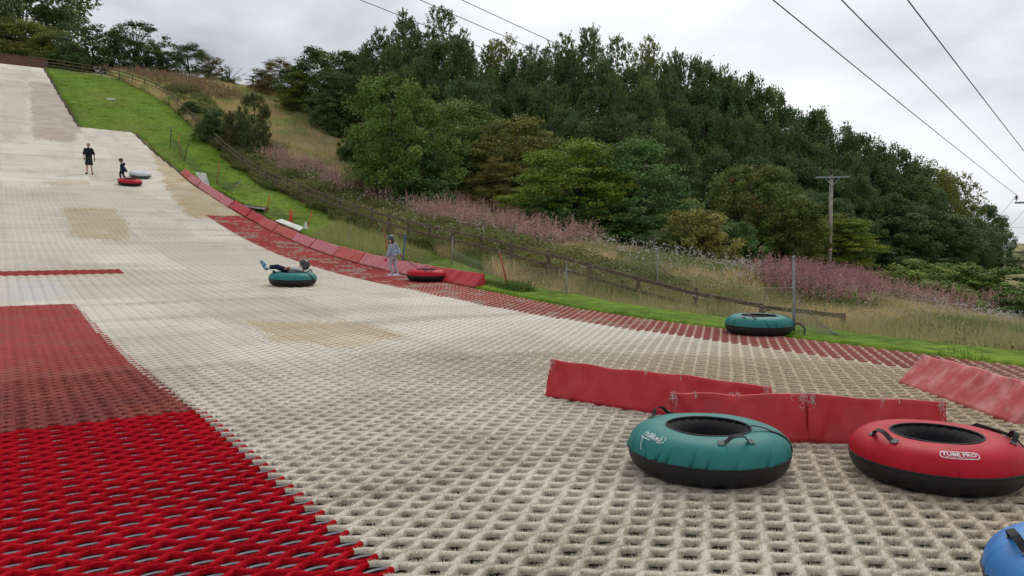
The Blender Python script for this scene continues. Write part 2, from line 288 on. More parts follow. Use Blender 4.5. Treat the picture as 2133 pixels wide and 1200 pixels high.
def lat(name, umin, umax, vmin, vmax, na, nc):
    ks = np.arange(int(vmin / V0), int(vmax / V0)); us = np.arange(umin, umax, U0 / na); K, Uc = np.meshgrid(ks, us, indexing='ij')
    wv, br = strand(Uc, K); Vc = (K + .5) * V0 + (V0 / 2 - .013) * wv
    rd = isred(Uc, Vc); wd = np.where(rd, .032, .055 - .004 * ss(20, 45, Vc)) * (.92 + .16 * vnoise(Uc, Vc, .23, 95)); hh = np.where(rd, .026, .025 + .008 * ss(14, 30, Vc)) * (.9 + .2 * vnoise(Uc, Vc, .4, 96)) * (1 + np.where(rd, .12, .08 + .45 * ss(8, 30, Vc)) * np.cos(math.pi * Uc / U0))
    wu, wv_ = warp(Uc, Vc); dU = np.gradient(wu, axis=1); dV = np.gradient(wv_, axis=1); l = np.hypot(dU, dV); nu_, nv_ = -dV / l, dU / l
    th = np.linspace(0, math.pi, nc + 1); P = []
    for t in th:
        o = math.cos(t) * wd / 2; zz = .004 + hh * (math.sin(t) ** .75); U_ = wu + nu_ * o; V_ = wv_ + nv_ * o; x, y = toxy(U_, V_); P.append(np.stack([x, y, T(U_, V_) + lift(U_, V_) + zz], -1))
    P = np.stack(P, 2); nk, ni, m, _ = P.shape; idx = np.arange(nk * ni * m).reshape(nk, ni, m)
    keep = (Uc < edge(Vc)) & (Uc[:, :] > umin) & (Vc < TOPV + .12 * (Uc - 4.5) * 0)
    kf = keep[:, :-1] & keep[:, 1:]
    a, b, c, d = idx[:, :-1, :-1], idx[:, 1:, :-1], idx[:, 1:, 1:], idx[:, :-1, 1:]
    Fq = np.stack([a, b, c, d], -1)[kf].reshape(-1, 4)
    um = ((Uc[:, :-1] + Uc[:, 1:]) / 2)[kf]; vm = ((Vc[:, :-1] + Vc[:, 1:]) / 2)[kf]; bm_ = br[:, :-1][kf]
    C = np.repeat(matcol(um, vm, bm_), nc, 0)
    used = np.unique(Fq); re = np.zeros(nk * ni * m, np.int32); re[used] = np.arange(len(used))
    return P.reshape(-1, 3)[used], re[Fq], C
def mats(name, parts):
    V = []; Fs = []; Cs = []; b = 0
    for args in parts: p, f, c = lat(name, *args); V.append(p); Fs.append(f + b); Cs.append(c); b += len(p)
    me = npmesh(name, np.concatenate(V), np.concatenate(Fs), np.concatenate(Cs), True); return tag(link(name, me, M['brush']), kind='structure')
mats('ski_slope_matting', [(-3, 10.1, -1, 12, 5, 6), (-4, 10.1, 12, 24, 3, 4), (-5, 10.1, 24, 48, 2, 3), (-5, 10.1, 48, 97, 1, 2)])
# loose bristle tips standing off the strands close to the camera
def bristles(n, vmax, far):
    u = rng.uniform(-1.5, 8.5, n); k = rng.integers(0, int(vmax / V0), n); wv, br = strand(u, k); vc = (k + .5) * V0 + (V0 / 2 - .013) * wv
    x, y = toxy(u, vc); d = np.hypot(x, y); m = (d < far) & (np.abs(x) < .75 * y + .4) & (rng.random(n) < np.clip(5.5 / d, 0, 1) ** 1.0)
    u, k, vc, br = u[m], k[m], vc[m], br[m]; e_ = .004; wv2, _ = strand(u + e_, k); v2 = (k + .5) * V0 + (V0 / 2 - .013) * wv2
    du = np.full(len(u), e_); dv = v2 - vc; l = np.hypot(du, dv); nu_, nv_ = -dv / l, du / l
    rd = isred(u, vc); wd = np.where(rd, .032, .055); hh = np.where(rd, .026, .025); t = rng.uniform(.02, math.pi - .02, len(u)); t = np.where(rng.random(len(u)) < .5, np.where(t < math.pi / 2, t * .6, math.pi - (math.pi - t) * .6), t)
    wu, wv_ = warp(u, vc); o = np.cos(t) * wd / 2 * .9; U_ = wu + nu_ * o; V_ = wv_ + nv_ * o; z = .004 + hh * np.sin(t) ** .75 * .9
    x, y = toxy(U_, V_); B = np.stack([x, y, T(U_, V_) + lift(U_, V_) + z], 1)
    dn_u, dn_v = nu_ * np.cos(t), nv_ * np.cos(t); ax, ay = toxy(dn_u, dn_v); D = np.stack([ax, ay, np.sin(t) * .8 + .05], 1) + rng.normal(0, .30, (len(u), 3)); D /= np.linalg.norm(D, axis=1)[:, None]
    ln = np.where(rd, rng.uniform(.006, .014, len(u)), rng.uniform(.009, .023, len(u)) * np.where(np.abs(np.cos(t)) > .6, 1.25, .8)); S = np.cross(D, rng.normal(0, 1, (len(u), 3))); S /= np.linalg.norm(S, axis=1)[:, None]; S *= .0017
    V = np.stack([B - S, B + S, B + D * ln[:, None]], 1).reshape(-1, 3); Fq = np.arange(len(V)).reshape(-1, 3)
    C = matcol(u, vc, br) * rng.uniform(.8, 1.12, (len(u), 1)); return V, Fq, C
V, Fq, C = bristles(2600000, 9.5, 10.0)
me = npmesh('bristle', V, Fq, C); tag(link('matting_bristles', me, M['plant']), kind='stuff'); bpy.data.objects['matting_bristles']['label'] = 'loose bristle tips fuzzing the near strands of the matting'
# galvanised wire showing in the cells of the bright red panel
Vw = []; Fw = []; b = 0
ks = np.arange(0, int(7.1 / V0)); js = np.arange(-16, 14)
K, J = np.meshgrid(ks, js, indexing='ij'); K = K.ravel(); J = J.ravel(); uc = (J + .5) * U0
ok = ((J + K) % 2 == 0); uc = (J * U0)[ok]; vc = (K * V0)[ok]
m = (uc < 1.38) & (vc > .1) & (vc < 6.9); uc, vc = uc[m], vc[m]
for row, (off, z0, amp) in enumerate([(-.012, .010, .015), (.004, .008, .013)]):
    s_ = np.linspace(-1, 1, 7); uu = uc[:, None] + .062 * s_[None]; v_ = vc[:, None] + off + amp * (1 - s_[None] ** 2); uu, v_ = warp(uu, v_)
    for (o1, o2, z1, z2) in ((-.0022, .0022, 0, .0035), (.0022, .0040, .0035, -.001)):
        xa, ya = toxy(uu, v_ + o1); xb, yb = toxy(uu, v_ + o2); z = T(uu, v_) + lift(uu, v_) + z0
        A = np.stack([xa, ya, z + z1], -1); B = np.stack([xb, yb, z + z2], -1); P = np.stack([A, B], 2).reshape(-1, 3); n = len(uc); idx = np.arange(n * 14).reshape(n, 7, 2) + b
        Fw.append(np.stack([idx[:, :-1, 0], idx[:, 1:, 0], idx[:, 1:, 1], idx[:, :-1, 1]], -1).reshape(-1, 4)); Vw.append(P); b += len(P)
me = npmesh('matting_wire', np.concatenate(Vw), np.concatenate(Fw)); tag(link('matting_wire', me, M['wire']), kind='stuff'); bpy.data.objects['matting_wire']['label'] = 'galvanised wire channels under the bright red matting'
# ------------------------------------------------------------------ inflatable tubes
def tor(R, rx, rz, zc, phis, n=96, disp=None):
    th = np.linspace(0, 2 * math.pi, n, endpoint=False); P = []
    for ph in phis:
        r = R + rx * np.sign(math.cos(ph)) * abs(math.cos(ph)) ** .92; z = zc + rz * np.sign(math.sin(ph)) * abs(math.sin(ph)) ** .85
        d = disp(th, ph) if disp else 0 * th; P.append(np.stack([(r + d * math.cos(ph)) * np.cos(th), (r + d * math.cos(ph)) * np.sin(th), z + d * math.sin(ph) + 0 * th], 1))
    m = len(P); V = np.concatenate(P); i, j = np.meshgrid(np.arange(m - 1), np.arange(n), indexing='ij'); a = (i * n + j).ravel(); b = (i * n + (j + 1) % n).ravel()
    return V, np.stack([a, b, b + n, a + n], 1)
R_, RX, RZ, ZC = .333, .178, .150, .148
def surf(th, ph, off=.004):
    r = R_ + RX * np.sign(math.cos(ph)) * abs(math.cos(ph)) ** .92; z = ZC + RZ * np.sign(math.sin(ph)) * abs(math.sin(ph)) ** .85
    return Vector(((r + off * math.cos(ph)) * math.cos(th), (r + off * math.cos(ph)) * math.sin(th), z + off * math.sin(ph)))
def text_mesh(txt, size, bold=.012):
    cu = bpy.data.curves.new('print', 'FONT'); cu.body = txt; cu.size = size; cu.align_x = 'CENTER'; cu.align_y = 'CENTER'; cu.offset = bold * size; cu.resolution_u = 2
    o = bpy.data.objects.new('print_tmp', cu); COL.objects.link(o); dg = bpy.context.evaluated_depsgraph_get(); me = bpy.data.meshes.new_from_object(o.evaluated_get(dg))
    COL.objects.unlink(o); bpy.data.objects.remove(o); return me
def make_tube(label, cover, loc, rz=0, scale=1, wrinkle=.006, group='snow tubes lying on the matting', handles=(1.2, 4.2), logo=None, logo_th=0, worn=False, strap=None, tilt=(0, 0), flip=False, seed=1, name='snow_tube', base='blackc'):
    r_ = np.random.default_rng(seed); root = empty(name, loc, label, 'inflatable tube', group, rz); root.scale = (scale,) * 3; root.rotation_euler = (tilt[0], tilt[1], rz)
    cr = [(r_.uniform(0, 6.283), r_.uniform(.012, .028), r_.uniform(.3, 1), r_.uniform(-.25, .25), r_.uniform(.35, .95)) for _ in range(30)]
    def disp(th, ph):
        d = .0015 * np.sin(th * 5 + seed)
        for t0, w_, a, sl, top in cr:
            f = max(0, 1 - max(0, ph - .12) / top) ; x_ = (th - t0 - sl * ph + math.pi) % (2 * math.pi) - math.pi; d = d - wrinkle * a * f * np.exp(-(x_ / w_) ** 2) + wrinkle * .5 * a * f * np.exp(-((x_ - w_ * 1.6) / w_) ** 2)
        return d
    V, Fq = tor(R_, RX, RZ, ZC, np.linspace(rad(1), rad(110), 26), 288, disp); link('cover', npmesh('cover', V, Fq, None, True), M[cover], root)
    V, Fq = tor(R_, RX + .001, RZ, ZC, np.linspace(rad(-90), rad(2), 12), 96); b = len(V)
    V = np.concatenate([V, [[0, 0, ZC - RZ]]]); me = MB(); me.add(V, [tuple(q) for q in Fq] + [((j + 1) % 96, j, b) for j in range(96)]); me.build('base', M[base], root, True)
    V, Fq = tor(R_, RX - .006, RZ - .006, ZC, np.linspace(rad(100), rad(262), 18), 96, lambda th, ph: .002 * np.sin(th * 24)); link('inner_tube', npmesh('inner_tube', V, Fq, None, True), M['rubber'], root)
    for nm, ph, rr, mt in (('seam_piping', rad(1), .0055, base), ('rim_binding', rad(110), .007, 'webbing')):
        mb = MB(); mb.tube([surf(t, ph, .002) for t in np.linspace(0, 2 * math.pi, 97)], rr, 6, False); mb.build(nm, M[mt], root, True)
    for hth in handles:
        mb = MB(); w2 = .27; pts = []; nr = []
        for t in np.linspace(-1, 1, 15):
            th = hth + t * w2; ph = rad(66); up = .003 + .052 * max(0, 1 - (abs(t) / .62) ** 3) if abs(t) < .62 else .003
            p = surf(th, ph, .003); n_ = Vector((math.cos(ph) * math.cos(th), math.cos(ph) * math.sin(th), math.sin(ph))); pts.append(p + n_ * up); nr.append(tuple(n_))
        mb.ribbon(pts, nr, .032, .0022); ho = mb.build('handle', M['webbing'], root)
        for sg in (-1, 1):
            pb = MB(); pp = [surf(hth + sg * (w2 - .02 + dd), rad(66), .0075) for dd in (-.07, -.02, .03)]; n_ = surf(hth + sg * w2, rad(66), 1) - surf(hth + sg * w2, rad(66), 0); pb.ribbon(pp, tuple(n_), .042, .0015); pb.build('stitched_patch', M['patch'], ho)
    if strap is not None:
        mb = MB(); pts = []; nr = []
        for t in np.linspace(0, 1, 18):
            ph = rad(150) + (rad(-14) - rad(150)) * t; th = strap + .38 * (t - .3); up = .006 + .03 * math.sin(math.pi * min(1, t * 2.2)) * (t < .46)
            pts.append(surf(th, ph, up)); nr.append(tuple(surf(th, ph, 1) - surf(th, ph, 0)))
        mb.ribbon(pts, nr, .028, .002); mb.build('tow_strap', M['webbing'], root, True)
    if logo:
        V = []; Fc = []; ph0 = rad(52); rr = RX * .95
        def put(me, dx=0, dy=0):
            b = len(V)
            for v in me.vertices:
                ph = ph0 + (v.co.y + dy) / rr; th = logo_th + (v.co.x + dx) / .44; V.append(tuple(surf(th, ph, .0045 + v.co.z)))
            for p in me.polygons: Fc.append(tuple(i + b for i in p.vertices))
        for txt, dx, dy, sz_ in logo:
            put(text_mesh(txt, sz_, .02), dx, dy)
        for inner, outer_, hw, hh in ((.0, .0045, .098, .026),):
            n = 40; ring = []
            for k in range(n):
                a = 2 * math.pi * k / n; cx = math.copysign(abs(math.cos(a)) ** .35, math.cos(a)); cy = math.copysign(abs(math.sin(a)) ** .5, math.sin(a)); ring.append((cx, cy))
            b = len(V)
            for k, (cx, cy) in enumerate(ring):
                for q in (0, outer_):
                    ph = ph0 + ((hh + q) * cy - .002) / rr; th = logo_th + (hw + q) * cx / .44; V.append(tuple(surf(th, ph, .005)))
            for k in range(n):
                if worn and (k % 9 == 3 or 3 < k < 12 and k % 2): continue
                k2 = (k + 1) % n; Fc.append((b + 2 * k, b + 2 * k + 1, b + 2 * k2 + 1, b + 2 * k2))
        # tiny line of small print under the word
        for k in range(22):
            if worn and k % 3 == 0: continue
            x0 = -.075 + k * .0068; b = len(V)
            for dx, dy in ((0, -.0215), (.0045, -.0215), (.0045, -.0185), (0, -.0185)):
                V.append(tuple(surf(logo_th + (x0 + dx) / .44, ph0 + dy / rr, .0055)))
            Fc.append((b, b + 1, b + 2, b + 3))
        if worn:       # a torn thread of the print hanging down the side
            pts = [(-.07, -.02), (-.075, -.035), (-.062, -.05), (-.055, -.075), (-.042, -.095), (-.035, -.115)]
            for (x0, y0), (x1, y1) in zip(pts, pts[1:]):
                b = len(V); 
                for dx, dy in ((x0 - .0022, y0), (x0 + .0022, y0), (x1 + .0022, y1), (x1 - .0022, y1)): V.append(tuple(surf(logo_th + dx / .44, ph0 + dy / rr, .006)))
                Fc.append((b, b + 1, b + 2, b + 3))
        me = bpy.data.meshes.new('print'); me.from_pydata(V, [], Fc); me.update(); link('print', me, M['print'], root)
    return root
def standz(x, y): return ground(x, y) + .028
def slopetilt(x, y):
    e_ = .3; gx = (ground(x + e_, y) - ground(x - e_, y)) / (2 * e_); gy = (ground(x, y + e_) - ground(x, y - e_)) / (2 * e_); n_ = Vector((-gx, -gy, 1)).normalized(); return n_
def tube_at(x, y, label, cover, rz=0, **k):
    o = make_tube(label, cover, (x, y, standz(x, y)), rz, **k); n_ = slopetilt(x, y); q = Vector((0, 0, 1)).rotation_difference(n_) @ Quaternion((0, 0, 1), rz); o.rotation_mode = 'QUATERNION'; o.rotation_quaternion = q; return o
# angle (in the tube's own frame) that faces the camera
def facing(x, y): return math.atan2(-y, -x)
gx, gy = 1.262, 4.82; f = facing(gx, gy)
tube_at(gx, gy, 'teal topped snow tube in front of the long red barrier, beside the red tube', 'teal', logo=[('TUBE', -.036, .002, .040), ('e', .013, -.005, .026), ('RO', .052, -.004, .040)], worn=True, logo_th=f - .83, handles=(f + .42, f - 2.25), strap=f + 1.35, seed=3, wrinkle=.034, scale=.99)
rx_, ry_ = 2.64, 4.66; f = facing(rx_, ry_)
tube_at(rx_, ry_, 'bright red snow tube at the right, nearest the leaning red barrier', 'redc', logo=[('TUBE PRO', 0, .002, .040)], logo_th=f + .28, handles=(f - .80, f + 1.7), strap=None, seed=5, wrinkle=.006, scale=.97)
mb = MB(); p0 = Vector((rx_, ry_, 0)); 
bx_, by_ = 2.375, 2.79; f = facing(bx_, by_)
tube_at(bx_, by_, 'blue snow tube cut off by the bottom right corner', 'bluec', handles=(f - 1.15, f + 2.0), seed=7, wrinkle=.024, scale=1.0)
h = hit(1580, 700); gx, gy = h[0], h[1]; f = facing(gx, gy)
TPARK = tube_at(gx, gy, 'teal snow tube parked on the red edging strip beside the grass', 'teal', handles=(f - .35, f + 2.8), seed=9, wrinkle=.028, scale=1.02, strap=f + 1.5)
h = hit(888, 587); gx, gy = h[0], h[1]; f = facing(gx, gy); TG = (gx, gy)
tube_at(gx, gy, 'red snow tube pulled on a rope behind the girl', 'redc', handles=(f + .15, f + 3.1), seed=11, wrinkle=.003, scale=1.05)
h = hit(610, 597); KT = (h[0], h[1]); f = facing(*KT)
tube_at(KT[0], KT[1], 'teal snow tube carrying the child who lies on it', 'teal', handles=(f - 1.2, f + 2.0), seed=13, wrinkle=.010, scale=1.12, strap=f + .75)
h = hit(271, 387); RT = (h[0], h[1]); f = facing(*RT)
tube_at(RT[0], RT[1], 'small looking red snow tube beside the child in the navy coat, far up the slope', 'redc', handles=(f - .5, f + 2.6), seed=15, wrinkle=.003, scale=1.24)
h = hit(292, 371); GT = (h[0] , h[1]); f = facing(*GT)
# the grey tube lies face down, so its closed base is on top
r = make_tube('pale grey snow tube lying face down behind the red one, far up the slope', 'greyd', (0, 0, 0), 0, scale=1.22, seed=17, wrinkle=.003, base='greyc', handles=())
n_ = slopetilt(*GT); r.rotation_mode = 'QUATERNION'; r.rotation_quaternion = Vector((0, 0, -1)).rotation_difference(n_); r.location = Vector((GT[0], GT[1], standz(*GT))) + n_ * .322 * 1.22
def loose_strap(name, label, pts, wd=.03):
    mb = MB(); mb.ribbon(pts, (.3, -1, .4), wd, .003); return tag(mb.build(name, M['webbing'], None, True), label, 'strap')
# tow straps lying off the tubes
p = TPARK.location; mb = MB(); mb.ribbon([p + Vector((.50, -.12, .17)), p + Vector((.58, -.16, .19)), p + Vector((.65, -.22, .12)), p + Vector((.62, -.28, .02)), p + Vector((.64, -.34, -.02))], (.3, -1, .3), .03, .003)
mb.tube([p + Vector((.60, -.33, -.02)), p + Vector((.64, -.36, .0)), p + Vector((.68, -.34, -.02))], .02, 6); o = mb.build('tow_strap', M['webbing'], TPARK, True); o.matrix_parent_inverse = (Matrix.LocRotScale(TPARK.location, TPARK.rotation_quaternion, TPARK.scale)).inverted()
RTB = [o for o in bpy.data.objects if o.get('label', '').startswith('bright red snow tube')][0]; p = RTB.location
mb = MB(); mb.ribbon([p + Vector((.36, .30, .24)), p + Vector((.42, .27, .27)), p + Vector((.47, .18, .26)), p + Vector((.52, .05, .25)), p + Vector((.56, -.05, .16)), p + Vector((.60, -.06, .10)), p + Vector((.56, -.15, .03)), p + Vector((.60, -.2, .04))], (.8, -.6, .2), .03, .003)
mb.tube([p + Vector((.54, -.03, .17)), p + Vector((.58, -.05, .14)), p + Vector((.57, -.08, .10))], .022, 6); o = mb.build('tow_strap', M['webbing'], RTB, True); o.matrix_parent_inverse = (Matrix.LocRotScale(RTB.location, RTB.rotation_quaternion, RTB.scale)).inverted()
# ------------------------------------------------------------------ padded barriers
def vinyl(name, c1, c2, amt, sc_=5.):
    m = mat(name, c1, .5, .25, noise=(4, .10), bump=(6, .5)); t = m.node_tree; N = t.nodes.new; L = t.links.new; p = t.nodes['Principled BSDF']; old = p.inputs['Base Color'].links[0].from_socket
    tc = N('ShaderNodeTexCoord'); mp_ = N('ShaderNodeMapping'); mp_.inputs['Scale'].default_value = (1.3, 1, .8); L(tc.outputs['Object'], mp_.inputs[0]); n = N('ShaderNodeTexNoise'); n.inputs['Scale'].default_value = sc_; n.inputs['Detail'].default_value = 8; n.inputs['Roughness'].default_value = .65; L(mp_.outputs[0], n.inputs['Vector'])
    r = N('ShaderNodeMapRange'); r.inputs[1].default_value = .45; r.inputs[2].default_value = .75; r.inputs[4].default_value = amt; L(n.outputs[0], r.inputs[0])
    c = N('ShaderNodeRGB'); c.outputs[0].default_value = (*c2, 1); x = N('ShaderNodeMix'); x.data_type = 'RGBA'; L(r.outputs[0], x.inputs[0]); L(old, x.inputs[6]); L(c.outputs[0], x.inputs[7]); L(x.outputs[2], p.inputs['Base Color']); return m
VA = vinyl('red_vinyl', (.46, .028, .038), (.50, .085, .095), .5); VB = vinyl('worn_red_vinyl', (.48, .08, .08), (.64, .36, .34), .85); VC = vinyl('faded_pink_vinyl', (.52, .14, .15), (.60, .29, .29), .8); VD = vinyl('scarlet_vinyl', (.50, .075, .055), (.56, .20, .16), .7)
SCUFF = mat('frayed_vinyl', (.62, .50, .47), .9, .1, noise=(40, .2))
def prism(L_, base, ht, apex, mt, root, wr=.032, seed=0, nx=60, sag=0, scuffs=0, low=0):
    """a padded wedge: triangle section, length along local x from 0 to L_, front face at y=0"""
    r_ = np.random.default_rng(seed); secs = [(0, 0)] + [(apex * t, ht * t) for t in np.linspace(.12, .88, 7)] + [(apex - .012, ht - .006), (apex, ht), (apex + .014, ht - .006)] + [(apex + (base - apex) * t, ht * (1 - t)) for t in np.linspace(.15, .85, 5)] + [(base, 0)]
    fold = [(r_.uniform(0, L_), r_.uniform(.02, .07), r_.uniform(.3, 1), r_.uniform(-.6, .6)) for _ in range(int(L_ * 7))]
    V = []; xs = np.linspace(0, L_, nx)
    for x_ in xs:
        for (yy, zz) in secs:
            d = sum(wr * a * math.exp(-((x_ - x0 - sl * zz) / w_) ** 2) for x0, w_, a, sl in fold) * min(1, zz / ht * 3, (1.04 - zz / ht) * 4 + .15) if 0 < zz else 0
            d -= .018 * math.sin(math.pi * min(zz / ht, 1)) * (1 if yy <= apex else 0) * (.6 + .4 * math.sin(x_ * 3.1 + seed))
            dz = sag * math.sin(math.pi * x_ / L_) + (.007 * math.sin(x_ * 5 + seed) + .005 * math.sin(x_ * 13 + seed * 2)) * zz / ht - low * x_ / L_ * zz / ht
            V.append((x_ + .02 * (zz / ht) * r_.uniform(-.15, .15), yy - d, zz + dz))
    m = len(secs); Fc = [(i * m + j, (i + 1) * m + j, (i + 1) * m + j + 1, i * m + j + 1) for i in range(nx - 1) for j in range(m - 1)]
    Fc += [tuple(range(m)), tuple(reversed(range((nx - 1) * m, nx * m)))] + [(i * m, i * m + m - 1, (i + 1) * m + m - 1, (i + 1) * m) for i in range(nx - 1)]
    me = bpy.data.meshes.new('pad'); me.from_pydata(V, [], Fc); me.update(); me.polygons.foreach_set('use_smooth', np.array([len(p.vertices) == 4 for p in me.polygons])); link('pad', me, mt, root)
    if scuffs:
        for cx in list(r_.uniform(.1, L_ - .1, scuffs)) + [.03, L_ - .03]:
            e_ = .012 if .1 < cx < L_ - .1 else .028; V = []; Fc = []; pz = None
            for q in range(16 if e_ < .02 else 42):
                x0 = cx + r_.normal(0, e_ * .6); z0 = ht + .004 - abs(r_.normal(0, e_ * 1.8)); a = r_.normal(1.5, .7); l_ = r_.uniform(.006, .020); y0 = apex * min(1, z0 / ht) - .008; dx, dz = math.cos(a) * l_, math.sin(a) * l_; w_ = .0016
                b = len(V); V += [(x0 - dx - w_, y0 - .002, z0 - dz), (x0 - dx + w_, y0 - .002, z0 - dz), (x0 + dx + w_, y0 - .006, z0 + dz), (x0 + dx - w_, y0 - .006, z0 + dz)]; Fc.append((b, b + 1, b + 2, b + 3))
            for k in range(len(V)): V[k] = (V[k][0], V[k][1], V[k][2] - low * V[k][0] / L_)
            me = bpy.data.meshes.new('frayed_patch'); me.from_pydata(V, [], Fc); me.update(); link('frayed_patch', me, SCUFF, root)
def barrier(label, a, b, mt, base=.30, ht=.36, apex=.10, group=None, flipz=False, **k):
    ax, ay = a; bx, by = b; L_ = math.hypot(bx - ax, by - ay); za, zb = standz(ax, ay), standz(bx, by)
    root = empty('padded_barrier', (ax, ay, za), label, 'padded barrier', group); root.rotation_euler = (0, -math.atan2(zb - za, L_), math.atan2(by - ay, bx - ax)); prism(L_, base, ht, apex, mt, root, **k); return root
barrier('long red padded barrier reaching farthest left, behind the teal tube and the frayed barrier', (.31, 7.12), (1.97, 5.82), VA, group='loose red barriers', seed=1, scuffs=3, ht=.345, low=.0)
barrier('left section of the frayed red barrier, standing right behind the teal tube', (1.17, 5.50), (2.18, 5.47), VA, group='loose red barriers', seed=2, scuffs=4, ht=.350, nx=50)
o = bpy.data.objects[-1] if False else None
r2 = empty('padded_barrier', (2.166, 5.474, standz(2.19, 5.465)), 'right hand section of the frayed red barrier, running on behind the red tube', 'padded barrier', 'loose red barriers', rz=math.atan2(-.24, .88)); prism(.92, .30, .352, .10, VA, r2, seed=3, scuffs=3, nx=46, low=.015)
barrier('leaning worn pink and red padded barrier at the right edge of the view', (4.00, 7.82), (4.03, 6.02), VB, group='loose red barriers', seed=4, scuffs=2, ht=.31, apex=.27, base=.34, wr=.026, nx=80)
# dark scuff
mb = MB(); 
pads_px = [(378, 363), (394, 377), (411, 391), (436, 407), (458, 420), (477, 431), (511, 450), (538, 466), (567, 481), (604, 497), (642, 516), (690, 537), (742, 551), (797, 563), (880, 580), (986, 600)]
def uedge(px):
    r_ = (px - CX) / F; y = 9.95 / (Ud[0] * r_ + Ud[1]); return y * (Vd[0] * r_ + Vd[1])
vsx = [uedge(p[0]) for p in pads_px]
names = ['topmost pad, nearest the tilted board', 'second from the top', 'third from the top, faded pink', 'fourth from the top, faded pink', 'fifth from the top, faded pink', 'sixth from the top, above the dark platform', 'seventh from the top, beside the platform', 'eighth from the top, bright scarlet', 'ninth from the top, beside the white ramp', 'tenth from the top, pink and wrinkled', 'eleventh from the top, below the tall grass', 'twelfth from the top, orange red', 'thirteenth from the top, just left of the girl', 'behind the girl and the red tube', 'lowest, with its open end by the net']
mts = [VD, VC, VC, VC, VC, VA, VA, VD, VD, VC, VC, VD, VC, VC, VA]
for i in range(15):
    v1, v0 = vsx[i], vsx[i + 1]; r_ = random.Random(i); ua, ub = 9.97 + r_.uniform(-.03, .06), 9.97 + r_.uniform(-.03, .06); a = toxy(ua, v1 - .03); b = toxy(ub, v0 + .04)
    barrier('red edge pad along the grass, ' + names[i], a, b, mts[i], base=.34, ht=.34 + r_.uniform(-.03, .03), apex=.30, group='red edge barriers along the matting', seed=20 + i, nx=34, wr=.022)
# ------------------------------------------------------------------ people: bodies fused into one skin by a voxel remesh
def _cap(mb, a, b, r1, r2, n=14):
    a = Vector(a); b = Vector(b); d = b - a; l = d.length
    if l < 1e-5: d = Vector((0, 0, 1)); l = 1e-5
    prof = [(r1 * math.sin(t), -r1 * math.cos(t)) for t in np.linspace(.02, math.pi / 2, 5)] + [(r2 * math.cos(t), l + r2 * math.sin(t)) for t in np.linspace(0, math.pi / 2 - .02, 5)]
    st = len(mb.v); mb.lathe(prof, a, n, d); mb.f.append(tuple(range(st + n - 1, st - 1, -1))); e_ = len(mb.v); mb.f.append(tuple(range(e_ - n, e_)))
def _ell(mb, c, r, R=None, n=16):
    c = Vector(c); R = R or Matrix.Identity(3); V = []; m = 10
    for i in range(m + 1):
        t = .02 + (math.pi - .04) * i / m
        for k in range(n): V.append(c + R @ Vector((r[0] * math.sin(t) * math.cos(2 * math.pi * k / n), r[1] * math.sin(t) * math.sin(2 * math.pi * k / n), -r[2] * math.cos(t))))
    st = len(mb.v); mb.add(V, [(i * n + k, i * n + (k + 1) % n, (i + 1) * n + (k + 1) % n, (i + 1) * n + k) for i in range(m) for k in range(n)])
    mb.f.append(tuple(range(st + n - 1, st - 1, -1))); mb.f.append(tuple(range(st + m * n, st + m * n + n)))
def fuse(name, items, mt, parent, vox=.010, smooth=6):
    mb = MB()
    for it in items:
        if it[0] == 'c': _cap(mb, *it[1:])
        else: _ell(mb, *it[1:])
    me = mb.mesh(name); o = bpy.data.objects.new(name, me); COL.objects.link(o)
    m = o.modifiers.new('r', 'REMESH'); m.mode = 'VOXEL'; m.voxel_size = vox; m.use_smooth_shade = True; s_ = o.modifiers.new('s', 'SMOOTH'); s_.iterations = smooth; s_.factor = .5
    dg = bpy.context.evaluated_depsgraph_get(); me2 = bpy.data.meshes.new_from_object(o.evaluated_get(dg)); COL.objects.unlink(o); bpy.data.objects.remove(o)
    me2.name = name; return link(name, me2, mt, parent)
def limb(js, rs): return [('c', js[i], js[i + 1], rs[i], rs[i + 1]) for i in range(len(js) - 1)]
def hand(w, d, side, s=1.0, curl=.6):
    """palm plus five fingers from wrist w along direction d; side = direction of the thumb"""
    w = Vector(w); d = Vector(d).normalized(); t = Vector(side); t = (t - d * t.dot(d)).normalized(); n_ = d.cross(t); it = [('c', w, w + d * .05 * s, .021 * s, .026 * s), ('c', w + t * .014 * s + d * .02 * s, w + d * .075 * s + t * .016 * s, .018 * s, .014 * s), ('c', w - t * .014 * s + d * .02 * s, w + d * .07 * s - t * .018 * s, .018 * s, .013 * s)]
    for k, (o_, l_) in enumerate(((.027, .036), (.009, .042), (-.010, .039), (-.027, .030))):
        b = w + d * .075 * s + t * o_ * s; m = b + (d * math.cos(curl * .5) + n_ * math.sin(curl * .5)) * l_ * s; e_ = m + (d * math.cos(curl * 1.5) + n_ * math.sin(curl * 1.5)) * l_ * .9 * s; it += [('c', b, m, .0085 * s, .0078 * s), ('c', m, e_, .0078 * s, .0065 * s)]
    b = w + d * .025 * s + t * .026 * s; m = b + (d * .6 + t * .7) * .032 * s; e_ = m + (d * .9 + n_ * .4) * .028 * s; it += [('c', b, m, .011 * s, .009 * s), ('c', m, e_, .009 * s, .0075 * s)]; return it
